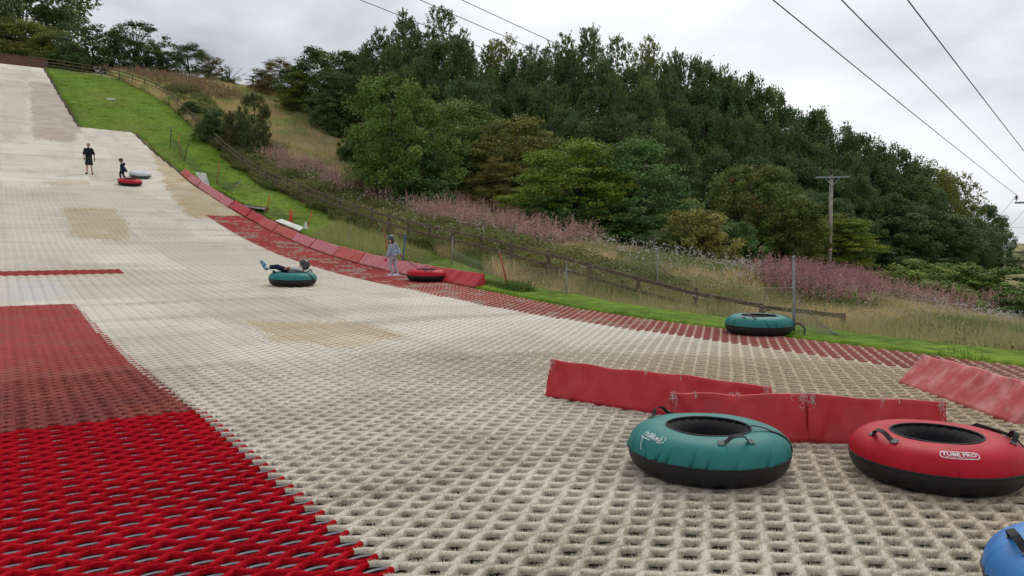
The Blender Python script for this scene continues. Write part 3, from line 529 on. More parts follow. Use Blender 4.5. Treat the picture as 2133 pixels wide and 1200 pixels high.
def headitems(c, f, up, s=1.0):
    """c centre of head, f facing direction"""
    c = Vector(c); f = Vector(f).normalized(); up = Vector(up).normalized(); r_ = f.cross(up).normalized(); up = r_.cross(f); R = Matrix((r_, f, up)).transposed()
    P = lambda x, y, z: c + R @ Vector((x * s, y * s, z * s))
    return R, P, [('e', P(0, -.008, .02), (.074 * s, .092 * s, .088 * s), R), ('e', P(0, .022, -.045), (.056 * s, .062 * s, .066 * s), R), ('e', P(0, .088, -.012), (.012 * s, .016 * s, .024 * s), R), ('e', P(0, .078, .018), (.05 * s, .012 * s, .012 * s), R),
                  ('e', P(.078, -.005, -.008), (.010 * s, .020 * s, .030 * s), R), ('e', P(-.078, -.005, -.008), (.010 * s, .020 * s, .030 * s), R), ('e', P(.034, .062, -.03), (.02 * s, .02 * s, .02 * s), R), ('e', P(-.034, .062, -.03), (.02 * s, .02 * s, .02 * s), R), ('e', P(0, .076, -.055), (.024 * s, .012 * s, .009 * s), R), ('e', P(0, .070, -.088), (.022 * s, .018 * s, .014 * s), R)]
def face(P, R, s, parent):
    for sg in (-1, 1): mb = MB(); _ell(mb, P(sg * .030, .083, .004), (.012 * s, .006 * s, .007 * s), R, 10); mb.build('eye', M['eye'], parent, True)
    mb = MB(); _ell(mb, P(0, .087, -.056), (.022 * s, .006 * s, .006 * s), R, 10); mb.build('lips', M['lip'], parent, True)
def helmet(P, R, s, parent, brim=True, mt='helmet'):
    it = [('e', P(0, -.012, .038), (.108 * s, .125 * s, .100 * s), R), ('e', P(0, -.05, -.01), (.100 * s, .085 * s, .088 * s), R), ('e', P(.085, -.018, -.03), (.026 * s, .055 * s, .055 * s), R), ('e', P(-.085, -.018, -.03), (.026 * s, .055 * s, .055 * s), R)]
    if brim: it += [('e', P(0, .088, .055), (.075 * s, .045 * s, .012 * s), R)]
    h_ = fuse('helmet', it, M[mt], parent, .010 * s, 3)
    for sg in (-1, 1):
        mb = MB(); mb.tube([P(sg * .113, -.018 + .022 * math.cos(a), -.028 + .022 * math.sin(a)) for a in np.linspace(0, 2 * math.pi, 17)], .0035 * s, 5, False)
        mb.build('ear_vent', M['steel'], h_, True)
    mb = MB()
    for sg in (-1, 1): mb.tube([P(sg * .085, .0, -.055), P(sg * .06, .04, -.11), P(0, .05, -.122)], .006 * s, 5)
    mb.build('chin_strap', M['webbing'], h_, True); return h_
def shoe(name, heel, toe, s, mt, parent, up=(0, 0, 1)):
    heel = Vector(heel); toe = Vector(toe); up = Vector(up); m = (heel + toe) / 2
    return fuse(name, [('c', heel + up * .035 * s, heel + up * .065 * s, .036 * s, .032 * s), ('c', heel + up * .030 * s, toe + up * .026 * s, .034 * s, .030 * s), ('c', m + up * .045 * s, toe + up * .028 * s, .034 * s, .026 * s), ('c', heel + up * .012 * s, toe + up * .012 * s, .034 * s, .036 * s)], mt, parent, .009, 3)
# --- man: local frame faces -y (the camera), +x to the right of the picture
h = hit(186, 363.5); dist = h[1]
man = empty('person', (h[0], h[1], standz(h[0], h[1]) - .01), 'man in a cap, dark top and long dark shorts standing on the slope watching', 'person'); man.scale = (1.02,) * 3; man.rotation_euler = (0, 0, .25)
hc = (0, -.01, 1.67); R, P, hi = headitems(hc, (-.1, -1, -.12), (0, 0, 1), 1.05)
aL = [(-.20, 0, 1.44), (-.27, .02, 1.17), (-.22, -.10, .93)]; aR = [(.20, 0, 1.44), (.28, .02, 1.17), (.31, -.03, .92)]
body = hi + limb([(0, 0, 1.60), (0, .01, 1.46)], [.058, .065]) + limb([(0, .0, 1.40), (0, .0, 1.12), (0, 0, .95)], [.13, .125, .14]) + limb(aL, [.058, .043, .030]) + limb(aR, [.058, .043, .030]) \
    + limb([(-.09, 0, .93), (-.105, -.01, .50), (-.12, .03, .09)], [.088, .055, .038]) + limb([(.09, 0, .93), (.12, -.01, .50), (.155, .02, .09)], [.088, .055, .038]) + [('c', (-.12, .04, .05), (-.14, -.10, .03), .035, .03), ('c', (.155, .03, .05), (.19, -.10, .03), .035, .03)] \
    + hand(aL[2], (.2, -.25, -1), (.3, -1, 0), 1.05) + hand(aR[2], (.1, -.1, -1), (-.3, -1, 0), 1.05)
bo = fuse('body', body, M['skin'], man, .0085, 4); face(P, R, 1.05, man)
fuse('jumper', [('e', (0, 0, 1.36), (.215, .155, .17)), ('c', (0, 0, 1.38), (0, 0, 1.0), .158, .160), ('e', (0, 0, 1.17), (.20, .16, .22)), ('e', (0, .0, 1.03), (.19, .165, .13)), ('c', (0, 0, 1.47), (0, 0, 1.5), .085, .075)] + limb([(-.17, 0, 1.44), (-.27, .02, 1.17)], [.085, .062]) + limb([(.17, 0, 1.44), (.285, .02, 1.15)], [.085, .062]), M['black'], man, .012)
fuse('shorts', [('e', (0, 0, .95), (.18, .165, .14)), ('c', (0, 0, .94), (0, 0, .80), .155, .14), ('c', (-.09, 0, .88), (-.105, 0, .60), .10, .105), ('c', (.09, 0, .88), (.115, 0, .60), .10, .105), ('e', (0, 0, .72), (.10, .10, .12)), ('e', (-.1, 0, .57), (.115, .115, .06)), ('e', (.11, 0, .57), (.115, .115, .06))], M['charcoal'], man, .012)
fuse('cap', [('e', P(0, -.01, .055), (.085, .10, .062), R), ('e', P(0, .095, .048), (.06, .055, .010), R)], M['capm'], man, .010, 3); fuse('hair', [('e', P(0, -.04, .01), (.084, .072, .07), R)], M['hairg'], man, .012, 3)
fuse('glove', hand(aL[2], (.2, -.25, -1), (.3, -1, 0), 1.25), M['black'], man, .0085, 2); fuse('glove', hand(aR[2], (.1, -.1, -1), (-.3, -1, 0), 1.25), M['black'], man, .0085, 2)
shoe('shoe', (-.12, .05, 0), (-.15, -.16, 0), 1.15, M['black'], man); shoe('shoe', (.155, .04, 0), (.20, -.15, 0), 1.15, M['black'], man)
# --- child in navy coat (faces left of picture, walking left)
h = hit(255, 375); kid = empty('person', (h[0], h[1], standz(h[0], h[1]) - .01), 'child in a black helmet and navy hooded coat walking beside the far red tube', 'person'); kid.scale = (1.08,) * 3; kid.rotation_euler = (0, 0, .3)
R, P, hi = headitems((-.05, -.02, 1.04), (-.75, -.6, -.1), (0, 0, 1), .95)
aR = [(.03, .10, .82), (.06, .13, .64), (.02, .04, .50)]; aL = [(0, -.10, .82), (.03, -.15, .64), (-.02, -.16, .48)]
lg1 = [(-.03, -.05, .50), (-.10, -.05, .28), (-.07, -.05, .07)]; lg2 = [(.02, .05, .50), (.04, .05, .27), (.13, .05, .08)]
body = hi + limb([(-.04, 0, .96), (0, 0, .84)], [.04, .045]) + limb([(0, 0, .78), (.01, 0, .55)], [.085, .09]) + limb(aL, [.04, .032, .024]) + limb(aR, [.04, .032, .024]) + limb(lg1, [.06, .042, .03]) + limb(lg2, [.06, .042, .03]) + hand(aL[2], (-.1, 0, -1), (-1, 0, 0), .72) + hand(aR[2], (-.2, -.1, -1), (-1, 0, 0), .72)
fuse('body', body, M['skin'], kid, .008, 3); face(P, R, .95, kid); helmet(P, R, .98, kid)
fuse('trousers', [('e', (0, 0, .50), (.10, .11, .09))] + limb(lg1, [.075, .055, .045]) + limb(lg2, [.075, .055, .045]), M['navy'], kid, .010)
fuse('coat', [('e', (0, 0, .74), (.11, .14, .13)), ('e', (.02, 0, .60), (.13, .145, .14)), ('e', (.06, 0, .50), (.15, .15, .08)), ('c', (.10, 0, .62), (.21, 0, .47), .08, .06)] + limb(aL[:2] + [(-.01, -.16, .53)], [.065, .055, .042]) + limb(aR[:2] + [(.02, .05, .53)], [.065, .055, .042]), M['navy'], kid, .010)
fuse('hood', [('e', (.09, 0, .87), (.085, .10, .06)), ('e', (.12, 0, .83), (.05, .08, .05))], M['navy'], kid, .010); fuse('hood_lining', [('e', (.035, -.03, .885), (.06, .08, .035))], M['fur'], kid, .010)
fuse('glove', hand(aL[2], (-.1, 0, -1), (-1, 0, 0), .85), M['black'], kid, .008, 2); fuse('glove', hand(aR[2], (-.2, -.1, -1), (-1, 0, 0), .85), M['black'], kid, .008, 2)
shoe('boot', (-.05, -.05, 0), (-.22, -.05, 0), .9, M['black'], kid); shoe('boot', (.15, .05, .02), (.0, .05, .0), .9, M['black'], kid)
# --- girl pulling the red tube, looking back over her shoulder to the left
h = hit(819, 577); GP = Vector((h[0], h[1], standz(h[0], h[1]) - .01)); girl = empty('person', GP, 'girl in grey helmet, pale hoodie and patterned leggings pulling a red tube by rope', 'person'); girl.scale = (1.03,) * 3; girl.rotation_euler = (0, 0, .1)
R, P, hi = headitems((-.06, -.02, 1.05), (-.55, -1, -.12), (-.05, 0, 1), .97)
aL = [(-.055, -.10, .86), (-.10, -.15, .68), (-.17, -.17, .53)]; aR = [(.05, .09, .86), (.16, .07, .73), (.19, -.02, .60)]
lg1 = [(-.03, -.05, .54), (-.09, -.06, .31), (.00, -.05, .07)]; lg2 = [(.03, .05, .54), (.055, .05, .30), (.12, .04, .07)]
body = hi + limb([(-.05, 0, .97), (-.02, 0, .86)], [.04, .045]) + limb([(-.01, 0, .80), (0, 0, .57)], [.085, .09]) + limb(aL, [.04, .032, .024]) + limb(aR, [.04, .032, .024]) + limb(lg1, [.062, .044, .03]) + limb(lg2, [.062, .044, .03]) + hand(aL[2], (-.3, -.1, -1), (-1, .2, 0), .72) + hand(aR[2], (.8, -.2, -.4), (0, -1, .3), .72, 1.2)
fuse('body', body, M['skin'], girl, .007, 3); face(P, R, .97, girl); helmet(P, R, .95, girl, True, 'charcoalshell')
fuse('hair', [('e', P(0, -.02, -.03), (.088, .075, .095), R), ('e', P(.062, .02, -.06), (.022, .03, .07), R), ('e', P(-.062, .02, -.06), (.022, .03, .07), R), ('c', P(0, -.05, -.08), P(.02, -.04, -.17), .06, .035)], M['hair'], girl, .009)
fuse('leggings', [('e', (0, 0, .54), (.105, .11, .09))] + limb(lg1, [.072, .050, .037]) + limb(lg2, [.072, .050, .037]), M['legg'], girl, .009)
fuse('hoodie', [('e', (-.02, 0, .80), (.11, .135, .12)), ('e', (0, 0, .67), (.125, .135, .13)), ('e', (.01, 0, .60), (.13, .14, .055))] + limb([aL[0], aL[1], (-.155, -.168, .57)], [.062, .052, .036]) + limb([aR[0], aR[1], (.18, .0, .63)], [.062, .052, .036]), M['grey'], girl, .009)
fuse('hood', [('e', (.06, .02, .90), (.07, .09, .05)), ('e', (.085, .02, .85), (.045, .075, .06))], M['grey'], girl, .009)
fuse('glove', hand(aL[2], (-.3, -.1, -1), (-1, .2, 0), .88), M['pink'], girl, .007, 2); fuse('glove', hand(aR[2], (.8, -.2, -.4), (0, -1, .3), .88, 1.2), M['pink'], girl, .007, 2)
shoe('shoe', (.03, -.05, 0), (-.13, -.07, 0), .95, M['shoe'], girl); shoe('shoe', (.14, .04, 0), (.04, -.10, 0), .95, M['shoe'], girl)
a = GP + Vector((.235, -.045, .605)); b = Vector((TG[0] - .24, TG[1] + .16, standz(*TG) + .34)); mb = MB(); mb.tube([a + Vector((-.03, 0, .05)), a, a.lerp(b, .35) - Vector((0, 0, .02)), a.lerp(b, .7) - Vector((0, 0, .02)), b], .008, 6); tag(mb.build('tow_rope', M['webbing'], None, True), "dark rope running from the girl's gloved hand down to the red tube", 'rope')
# --- child lying in the teal tube, feet to the left, head to the right
z0 = standz(*KT); lie = empty('person', (KT[0], KT[1], z0), 'child in a black helmet and blue shoes lying back in a teal tube', 'person'); lie.rotation_euler = (0, 0, .28)
R, P, hi = headitems((.27, -.02, .50), (-.85, -.22, .35), (.35, -.0, .9), 1.06)
sh = (.20, 0, .38); hipp = (-.16, 0, .36); lA = [(-.16, -.08, .38), (-.36, -.10, .47), (-.60, -.12, .46)]; lB = [(-.16, .08, .38), (-.38, .08, .46), (-.58, .06, .44)]
aL = [(.18, -.13, .40), (.02, -.21, .43), (-.10, -.20, .42)]; aR = [(.18, .13, .40), (.02, .2, .42), (-.10, .2, .40)]
body = hi + limb([(.24, 0, .42), sh], [.042, .05]) + limb([sh, (.02, 0, .34), hipp], [.09, .09, .09]) + limb(lA, [.062, .045, .030]) + limb(lB, [.062, .045, .030]) + limb(aL, [.04, .032, .025]) + limb(aR, [.04, .032, .025]) + hand(aL[2], (-1, .1, 0), (0, -.3, 1), .72) + hand(aR[2], (-1, -.1, 0), (0, .3, 1), .72) + [('c', lA[2], (-.66, -.12, .50), .028, .03), ('c', lB[2], (-.64, .06, .48), .028, .03)]
fuse('body', body, M['skin'], lie, .007, 3); face(P, R, 1.06, lie); helmet(P, R, 1.10, lie)
fuse('trousers', [('e', hipp, (.11, .125, .095))] + limb([lA[0], lA[1], (-.52, -.115, .462)], [.075, .058, .048]) + limb([lB[0], lB[1], (-.50, .065, .445)], [.075, .058, .048]), M['navy'], lie, .009)
fuse('top', [('e', (.13, 0, .375), (.14, .14, .10)), ('e', (-.02, 0, .37), (.14, .135, .105))] + limb([aL[0], aL[1], (-.07, -.2, .425)], [.062, .05, .038]) + limb([aR[0], aR[1], (-.07, .2, .405)], [.062, .05, .038]), M['stripe'], lie, .009)
fuse('red_cuff', [('c', (-.07, -.2, .425), (-.11, -.2, .42), .042, .040)], M['stakered'], lie, .008); 
for (k_, tx) in ((lA, -.12), (lB, .06)): fuse('sock', [('c', (k_[2][0] + .09, tx, k_[2][2] + .002), (k_[2][0] - .03, tx, k_[2][2] + .002), .040, .038)], M['sock'], lie, .008)
shoe('shoe', (-.645, -.12, .42), (-.735, -.13, .59), .95, M['blueshoe'], lie, (.8, 0, .45)); shoe('shoe', (-.625, .06, .40), (-.71, .06, .565), .95, M['blueshoe'], lie, (.8, 0, .45))
# ------------------------------------------------------------------ timber fence
fv = list(np.arange(9.4, 83, 2.05)); path = [(14.75 + .12 * math.sin(v * .21), v) for v in fv] + [(14.5, 84.6), (14.0, 86.4), (13.2, 88.4), (12.3, 90.2), (11.3, 91.9), (9.7, 93.0), (8.0, 93.9), (6.4, 94.9), (4.9, 95.7), (3.2, 96.5)]
fence = empty('timber_fence', (*toxy(*path[0]), 0), 'long weathered brown post and rail fence running up beside the mown grass', 'fence')
fo = Vector(fence.location); tops = []; r_ = random.Random(4)
for i, (u, v) in enumerate(path):
    x, y = toxy(u, v); z = float(T(u, v)); hh = 1.12 + r_.uniform(-.04, .04); mb = MB(); ln = Vector((r_.uniform(-.03, .03), r_.uniform(-.03, .03), 0)); mb.beam(Vector((x, y, z - .2)) - fo, Vector((x, y, z + hh)) + ln - fo, .095, .095, (Ud[0], Ud[1], 0)); mb.build('post', M['wood'], fence, bevel=.008); tops.append(Vector((x, y, z)))
for i in range(0, len(path) - 1, 2):
    for hz in (1.02, .68, .34):
        mb = MB()
        for j in (i, i + 1):
            if j + 1 < len(tops):
                off = Vector((-Ud[0], -Ud[1], 0)) * .075; a = tops[j] + Vector((0, 0, hz + r_.uniform(-.02, .02))) + off; b = tops[j + 1] + Vector((0, 0, hz + r_.uniform(-.02, .02))) + off; d = (b - a).normalized(); mb.beam(a - fo - d * .0, b - fo - d * .012, .034, .095)
        mb.build('rail', M['wood'], fence)
# brick wall on the crest
a = Vector((*toxy(-7, 98.5), 0)); b = Vector((*toxy(5.0, 98.2), 0)); zc = float(T(0, 98.3)); wl = empty('brick_wall', (a + b) / 2 + Vector((0, 0, zc - .1)), 'low reddish brown brick wall at the top of the slope', 'wall'); c_ = Vector(wl.location)
mb = MB(); mb.beam(a + Vector((0, 0, zc + .42)) - c_, b + Vector((0, 0, zc + .30)) - c_, .22, 1.25); mb.build('wall_face', M['brick'], wl); mb = MB(); mb.beam(a + Vector((0, 0, zc + 1.09)) - c_, b + Vector((0, 0, zc + .97)) - c_, .30, .07); mb.build('coping', M['brick'], wl)
# ------------------------------------------------------------------ stakes and nets
def stake(px, pyb, pxt, pyt, mt, label, r=.018, y=None):
    h = hit(px, pyb); d = h[1]; b = Vector((h[0], h[1], h[2] - .15)); t = at(pxt, pyt, d)
    mb = MB(); mb.tube([b, b.lerp(t, .5), t], [r, r, r * .9], 8); mb.lathe([(r * 1.25, -.03), (r * 1.25, .0), (r * .6, .012)], t, 8); tag(mb.build('net_stake', M[mt], None, True), label, 'stake', 'stakes holding the nets'); return b + Vector((0, 0, .15)), t
S = {}
for key, a in dict(
    tall=(1655, 697, 1653, 534, 'stakegr', 'tallest grey stake, behind the parked teal tube', .024), mid=(1371, 638, 1369, 519, 'stakegr', 'grey stake standing in front of the small bare brown bush', .022),
    short=(1180, 617, 1180, 554, 'stakegr', 'short grey stake between the leaning red stake and the next tall grey one', .02), red=(1062, 605, 1041, 527, 'stakered', 'leaning red stake just right of the lowest edge barrier', .022),
    g2=(941, 556, 943, 494, 'stakegr', 'thin grey stake right of the girl, holding the sagging net', .02), blue=(837, 560, 844, 489, 'stakebl', 'blue stake directly right of the girl', .022), rbeh=(813, 545, 798, 473, 'stakered', "leaning red stake sticking up behind the girl's helmet", .022),
    p1=(722, 512, 731, 470, 'stakegr', 'short pale leaning stake in the tall grass left of the girl', .02), or3=(639, 478, 650, 438, 'stakeor', 'orange stake behind the white cone', .024), or2=(553, 447, 562, 407, 'stakeor', 'orange brown stake at the end of the dark platform', .026),
    lean=(474, 402, 503, 375, 'stakegr', 'pale stake leaning far over to the right on the grass', .022), or1=(449, 384, 458, 338, 'stakeor', 'orange stake right of the tilted grey board', .028), d3=(382, 338, 392, 300, 'staked', 'dark brown stake, rightmost of the top three', .03),
    or0=(375, 326, 373, 280, 'stakeor', 'orange stake, middle one of the top three', .03), d1=(354, 311, 356, 265, 'staked', 'dark stake, highest of all on the grass', .028)).items(): S[key] = stake(a[0], a[1], a[2], a[3], a[4], a[5], a[6])
def net(label, tops, bots, nx, nz, sags, mt='netcord', th=.0035, group='nets along the slope'):
    """rectangular mesh net hung between the top points; every cord is a thin ribbon"""
    V = []; Fc = []; segs = len(tops) - 1; G = []
    for s_ in range(segs):
        for i in range(nx if s_ < segs - 1 else nx + 1):
            t = i / nx; a = tops[s_].lerp(tops[s_ + 1], t) - Vector((0, 0, sags[s_] * 4 * t * (1 - t))); b = bots[s_].lerp(bots[s_ + 1], t); b.z = ground(b.x, b.y) + .04
            col = [a.lerp(b, (k / nz) ** 1.0) + Vector((.03 * math.sin(i * .7 + k * .5), .05 * math.sin(i * .45 + k * .3 + s_), .02 * math.sin(i * .9))) * (k / nz) for k in range(nz + 1)]; G.append(col)
    def seg(p, q, w_=th):
        d = (q - p); n_ = Vector((-.5, -1, .15)); s2 = d.cross(n_)
        if s2.length < 1e-6: return
        s2 = s2.normalized() * w_; n2 = s2.cross(d).normalized() * w_; b = len(V); V.extend([tuple(p - s2), tuple(p + s2), tuple(p + n2), tuple(q - s2), tuple(q + s2), tuple(q + n2)]); Fc.extend([(b, b + 1, b + 4, b + 3), (b + 1, b + 2, b + 5, b + 4), (b + 2, b, b + 3, b + 5)])
    for i, c_ in enumerate(G):
        for k in range(nz):
            seg(c_[k], c_[k + 1])
            if i + 1 < len(G): seg(c_[k], G[i + 1][k], th * (1.9 if k == 0 else 1))
    me = bpy.data.meshes.new('safety_net'); me.from_pydata(V, [], Fc); me.update(); tag(link('safety_net', me, M[mt]), label, 'net', group)
def lv(k, f): return S[k][0].lerp(S[k][1], f)
hA = hit(1800, 712); anc = Vector((hA[0], hA[1], hA[2] + .05)); up_ = Vector((.0, 0, 0))
net('large sagging brown net strung from the thin grey stake on to the tallest grey stake', [lv('g2', .62), lv('red', .72), lv('short', .85), lv('mid', .97), lv('tall', .60), anc], [S['g2'][0], S['red'][0], S['short'][0], S['mid'][0], S['tall'][0], anc], 24, 10, [.16, .03, .03, .34, .25], th=.0030)
net('low loose net between the blue stake and the thin grey stake, right of the girl', [lv('blue', .6), lv('g2', .62)], [S['blue'][0], S['g2'][0]], 22, 12, [.16], 'netgreen', .003)
net('thin green net between the three highest stakes on the grass', [lv('d1', .85), lv('or0', .6), lv('d3', .75)], [S['d1'][0], S['or0'][0], S['d3'][0]], 26, 18, [.2, .25], 'netgreen', .004)
net('slack green net running from the three highest stakes down to the pale leaning one', [lv('d3', .75), lv('or1', .55), lv('lean', .9)], [S['d3'][0], S['or1'][0], S['lean'][0]], 44, 14, [.6, .3], 'netgreen', .004)
net('slack green net running from the dark platform stake to the white cone stake', [lv('or2', .8), lv('or3', .75)], [S['or2'][0], S['or3'][0]], 34, 12, [.45], 'netgreen', .0035)
# ------------------------------------------------------------------ things left on the grass
def P3(px, py, dz=0): h = hit(px, py); return Vector((h[0], h[1], h[2] + dz))
def slab(name, corners, th, mt, parent=None):
    V = [Vector(c) for c in corners]; n_ = (V[1] - V[0]).cross(V[3] - V[0]).normalized(); n_ = n_ if n_.z > 0 else -n_; mb = MB(); mb.add(V + [v - n_ * th for v in V], [(0, 1, 2, 3), (7, 6, 5, 4), (0, 4, 5, 1), (1, 5, 6, 2), (2, 6, 7, 3), (3, 7, 4, 0)]); return mb.build(name, M[mt], parent, bevel=.006)
b1 = P3(436, 388, .03); b2 = P3(424, 386, .03); d = b1.y
o = slab('tilted_board', [at(406, 358, d + 1.0), at(429, 361, d + .9), at(437, 388, d - .1), at(423, 384, d - .1)], .06, 'board'); tag(o, 'weathered grey board tilted up on the grass behind the second pad from the top', 'board')
# dark wooden platform
c1 = P3(517, 441); c2 = P3(556, 447); pl = empty('wooden_platform', c1.lerp(c2, .5), 'dark open sided wooden platform with a pale top edge, behind the edge barriers', 'platform'); pc = Vector(pl.location); d = pc.y
T1, T2, T3, T4 = at(505, 429, d - .2), at(553, 435, d - .2), at(560, 432, d + 1.3), at(512, 426, d + 1.3)
slab('deck', [p - pc for p in (T1, T2, T3, T4)], .08, 'dark', pl)
mb = MB(); mb.beam(T1 - pc + Vector((0, -.03, .0)), T2 - pc + Vector((0, -.03, .0)), .04, .09); mb.build('front_rail', M['board'], pl)
for f_ in (.04, .52, .97):
    for A, B in ((T1, T2), (T4, T3)):
        q = A.lerp(B, f_); mb = MB(); mb.beam(q - pc - Vector((0, 0, .06)), Vector((q.x, q.y, ground(q.x, q.y) - .1)) - pc, .09, .09, (1, 0, 0)); mb.build('leg', M['wood'], pl)
q = [T1.lerp(T2, .1), T1.lerp(T2, .98)]; mb = MB(); mb.beam(q[0] - pc + Vector((0, 1.2, -.3)), q[1] - pc + Vector((0, 1.2, -.3)), .03, .5); mb.build('back_panel', M['dark'], pl)
# white ramp
e1 = P3(575, 471); rp = empty('ramp', e1, 'long white topped ramp lying beside the orange cone', 'ramp'); d = e1.y; rc = Vector(e1)
A1, A2, A3, A4 = at(573, 459, d), at(587, 456, d + 1.2), at(632, 473, d - 1.5), at(624, 480, d - 2.6)
slab('ramp_top', [p - rc for p in (A1, A4, A3, A2)], .05, 'white', rp)
mb = MB(); V = [A1, A4, Vector((A4.x, A4.y, ground(A4.x, A4.y) - .1)), Vector((A1.x, A1.y, ground(A1.x, A1.y) - .1))]; V = [v - rc - Vector((0, 0, .055)) if i < 2 else v - rc for i, v in enumerate(V)]; o_ = Vector((.05, .12, 0)); mb.add([v + o_ * .3 for v in V] + [v + o_ for v in V], [(0, 1, 2, 3), (7, 6, 5, 4), (0, 4, 5, 1), (1, 5, 6, 2), (2, 6, 7, 3), (3, 7, 4, 0)]); mb.build('side_board', M['dark'], rp)
o = slab('fallen_board', [P3(642, 500, .12), P3(690, 505, .08), P3(668, 511, .08), P3(652, 506, .10)], .04, 'white'); tag(o, 'small pale board lying in the grass behind the eleventh edge barrier', 'board')
def cone(px, pyb, pyt, r, mt, label, band=None):
    b = P3(px, pyb); t = at(px, pyt, b.y); hh = t.z - b.z; root = empty('marker_cone', b, label, 'cone', 'marker cones'); mb = MB(); mb.lathe([(r, .03), (r * .93, .06), (r * .22, hh - .02), (r * .12, hh), (.001, hh)], n=20); mb.build('cone_body', M[mt], root, True); mb = MB(); mb.box((0, 0, .02), (r * 2.3, r * 2.3, .04)); mb.build('cone_base', M[mt], root, bevel=.01)
cone(606, 465, 435, .14, 'cone', 'tall orange marker cone behind the white ramp'); cone(637, 478, 462, .13, 'white', 'small white marker cone at the foot of the ramp')
b = P3(231, 210, .10); mb = MB(); mb.lathe([(.0, -.35), (.11, -.35), (.11, .35), (.0, .35)], b, 16, (1, .1, .05)); tag(mb.build('pipe', M['white'], None, True), 'short white pipe lying alone high up on the mown grass', 'pipe')
# ------------------------------------------------------------------ power lines
def insulator(root, base, s=1.0):
    mb = MB(); prof = [(.02, 0), (.02, .10)]
    for k in range(3): z = .10 + k * .085; prof += [(.04, z), (.13 - k * .012, z + .012), (.12 - k * .012, z + .035), (.04, z + .06)]
    prof += [(.04, .36), (.02, .38), (0, .38)]; mb.lathe([(r * s, z * s) for r, z in prof], base, 14); mb.build('insulator', M['porcelain'], root, True); return base + Vector((0, 0, .38 * s))
def pole(px, pytop, y, armpx, label, zb=None, s=1.0, az=0, sign=False, ins=3, off=0):
    top = at(px, pytop, y); zb = ground(top.x, y) - .3 if zb is None else zb; root = empty('utility_pole', (top.x, y, zb), label, 'utility pole', 'wooden poles of the power line'); hh = top.z - zb
    mb = MB(); mb.tube([(0, 0, 0), (0, 0, hh * .5), (0, 0, hh)], [.17 * s, .15 * s, .125 * s], 14); mb.build('pole', M['polewood'], root, True)
    a = armpx * y / F / 2; ca, sa = math.cos(az), math.sin(az); ax = Vector((ca, sa, 0)); mb = MB(); mb.beam(-ax * a + Vector((0, -.16 * s, hh - .14)), ax * a + Vector((0, -.16 * s, hh - .10)), .10 * s, .12 * s); arm = mb.build('crossarm', M['steel'], root)
    for sg in (-1, 1):
        mb = MB(); mb.beam(ax * sg * a * .42 + Vector((0, -.16 * s, hh - .17)), Vector((0, -.14 * s, hh - .75 * s)), .04, .06); mb.build('brace', M['steel'], root)
    tips = []
    for k in ((-1, 0, 1) if ins == 3 else (-1, 1)):
        zz = hh - .04 if k else hh + .02; tips.append(Vector(root.location) + insulator(root, ax * k * a * .96 + Vector((0, -.16 * s if k else 0, zz)), s))
    if sign:
        zz = at(px, 516, y).z - zb; mb = MB(); mb.box((-.03, -.19, zz), (.30, .012, .42)); sg_ = mb.build('warning_sign', M['signy'], root, bevel=.01); mb = MB(); mb.box((-.03, -.199, zz - .11), (.22, .006, .09)); mb.build('white_band', M['signw'], sg_)
        mb = MB(); mb.beam((.03, -.20, zz + .15), (-.07, -.20, zz + .05), .006, .03, (0, 1, 0)); mb.beam((-.07, -.201, zz + .05), (.02, -.201, zz + .06), .006, .03, (0, 1, 0)); mb.beam((.02, -.202, zz + .06), (-.06, -.202, zz - .04), .006, .03, (0, 1, 0)); mb.build('lightning_symbol', M['dark'], sg_)
    return tips
TA = pole(1732, 366, 55, 70, 'weathered wooden power pole with a crossarm standing above the pink flowers', sign=True, az=.0)
TC = pole(2158, 418, 48, 92, 'power pole at the right edge, only the end of its crossarm in view', az=0)
TD = pole(2093, 510, 80, 42, 'distant power pole at the right, at the end of the dark wood', zb=-3.6)
def wire(a, b, label, sag=.4, r=.014, grp='power line wires'):
    pts = [a.lerp(b, t) - Vector((0, 0, sag * 4 * t * (1 - t))) for t in np.linspace(0, 1, 41)]; mb = MB(); mb.tube(pts, r, 6); tag(mb.build('power_wire', M['webbing'], None, True), label, 'wire', grp)
def past(tip, px, y, k): q = at(px, 0, y); return tip + (q - tip) * k
for tip, px, nm in zip(TA, (835, 952, 1034), ('lowest', 'middle', 'highest')): wire(tip, past(tip, px, 27, 1.9), nm + ' of three wires crossing before the birches to the pole by the pink flowers', .55, .013)
for tip, px, nm in zip(TC, (1625, 1765, 1900), ('left', 'middle', 'right')): wire(tip, past(tip, px, 15, 1.5), nm + ' of the three wires crossing the open sky at the upper right', .12, .012)
for tip, t2, nm in zip(TA, TD, ('left', 'middle', 'right')): wire(tip, t2, nm + ' wire from the pole by the pink flowers on to the distant pole', .8, .012)
for k, (tip, nm) in enumerate(zip(TC, ('left', 'middle', 'right'))): wire(tip, tip + Vector((16 + k, 30, -2.2)), nm + ' wire leaving the right edge pole downhill', .3, .012)
for k, (tip, nm) in enumerate(zip(TD, ('left', 'middle', 'right'))): wire(tip, tip + Vector((22 + 2 * k, 22, -3.2)), nm + ' wire running on from the distant pole', .4, .02)
wire(at(2035, 466, 150), at(2300, 474, 150), 'faint far wire low in the sky at the right', .6, .03)
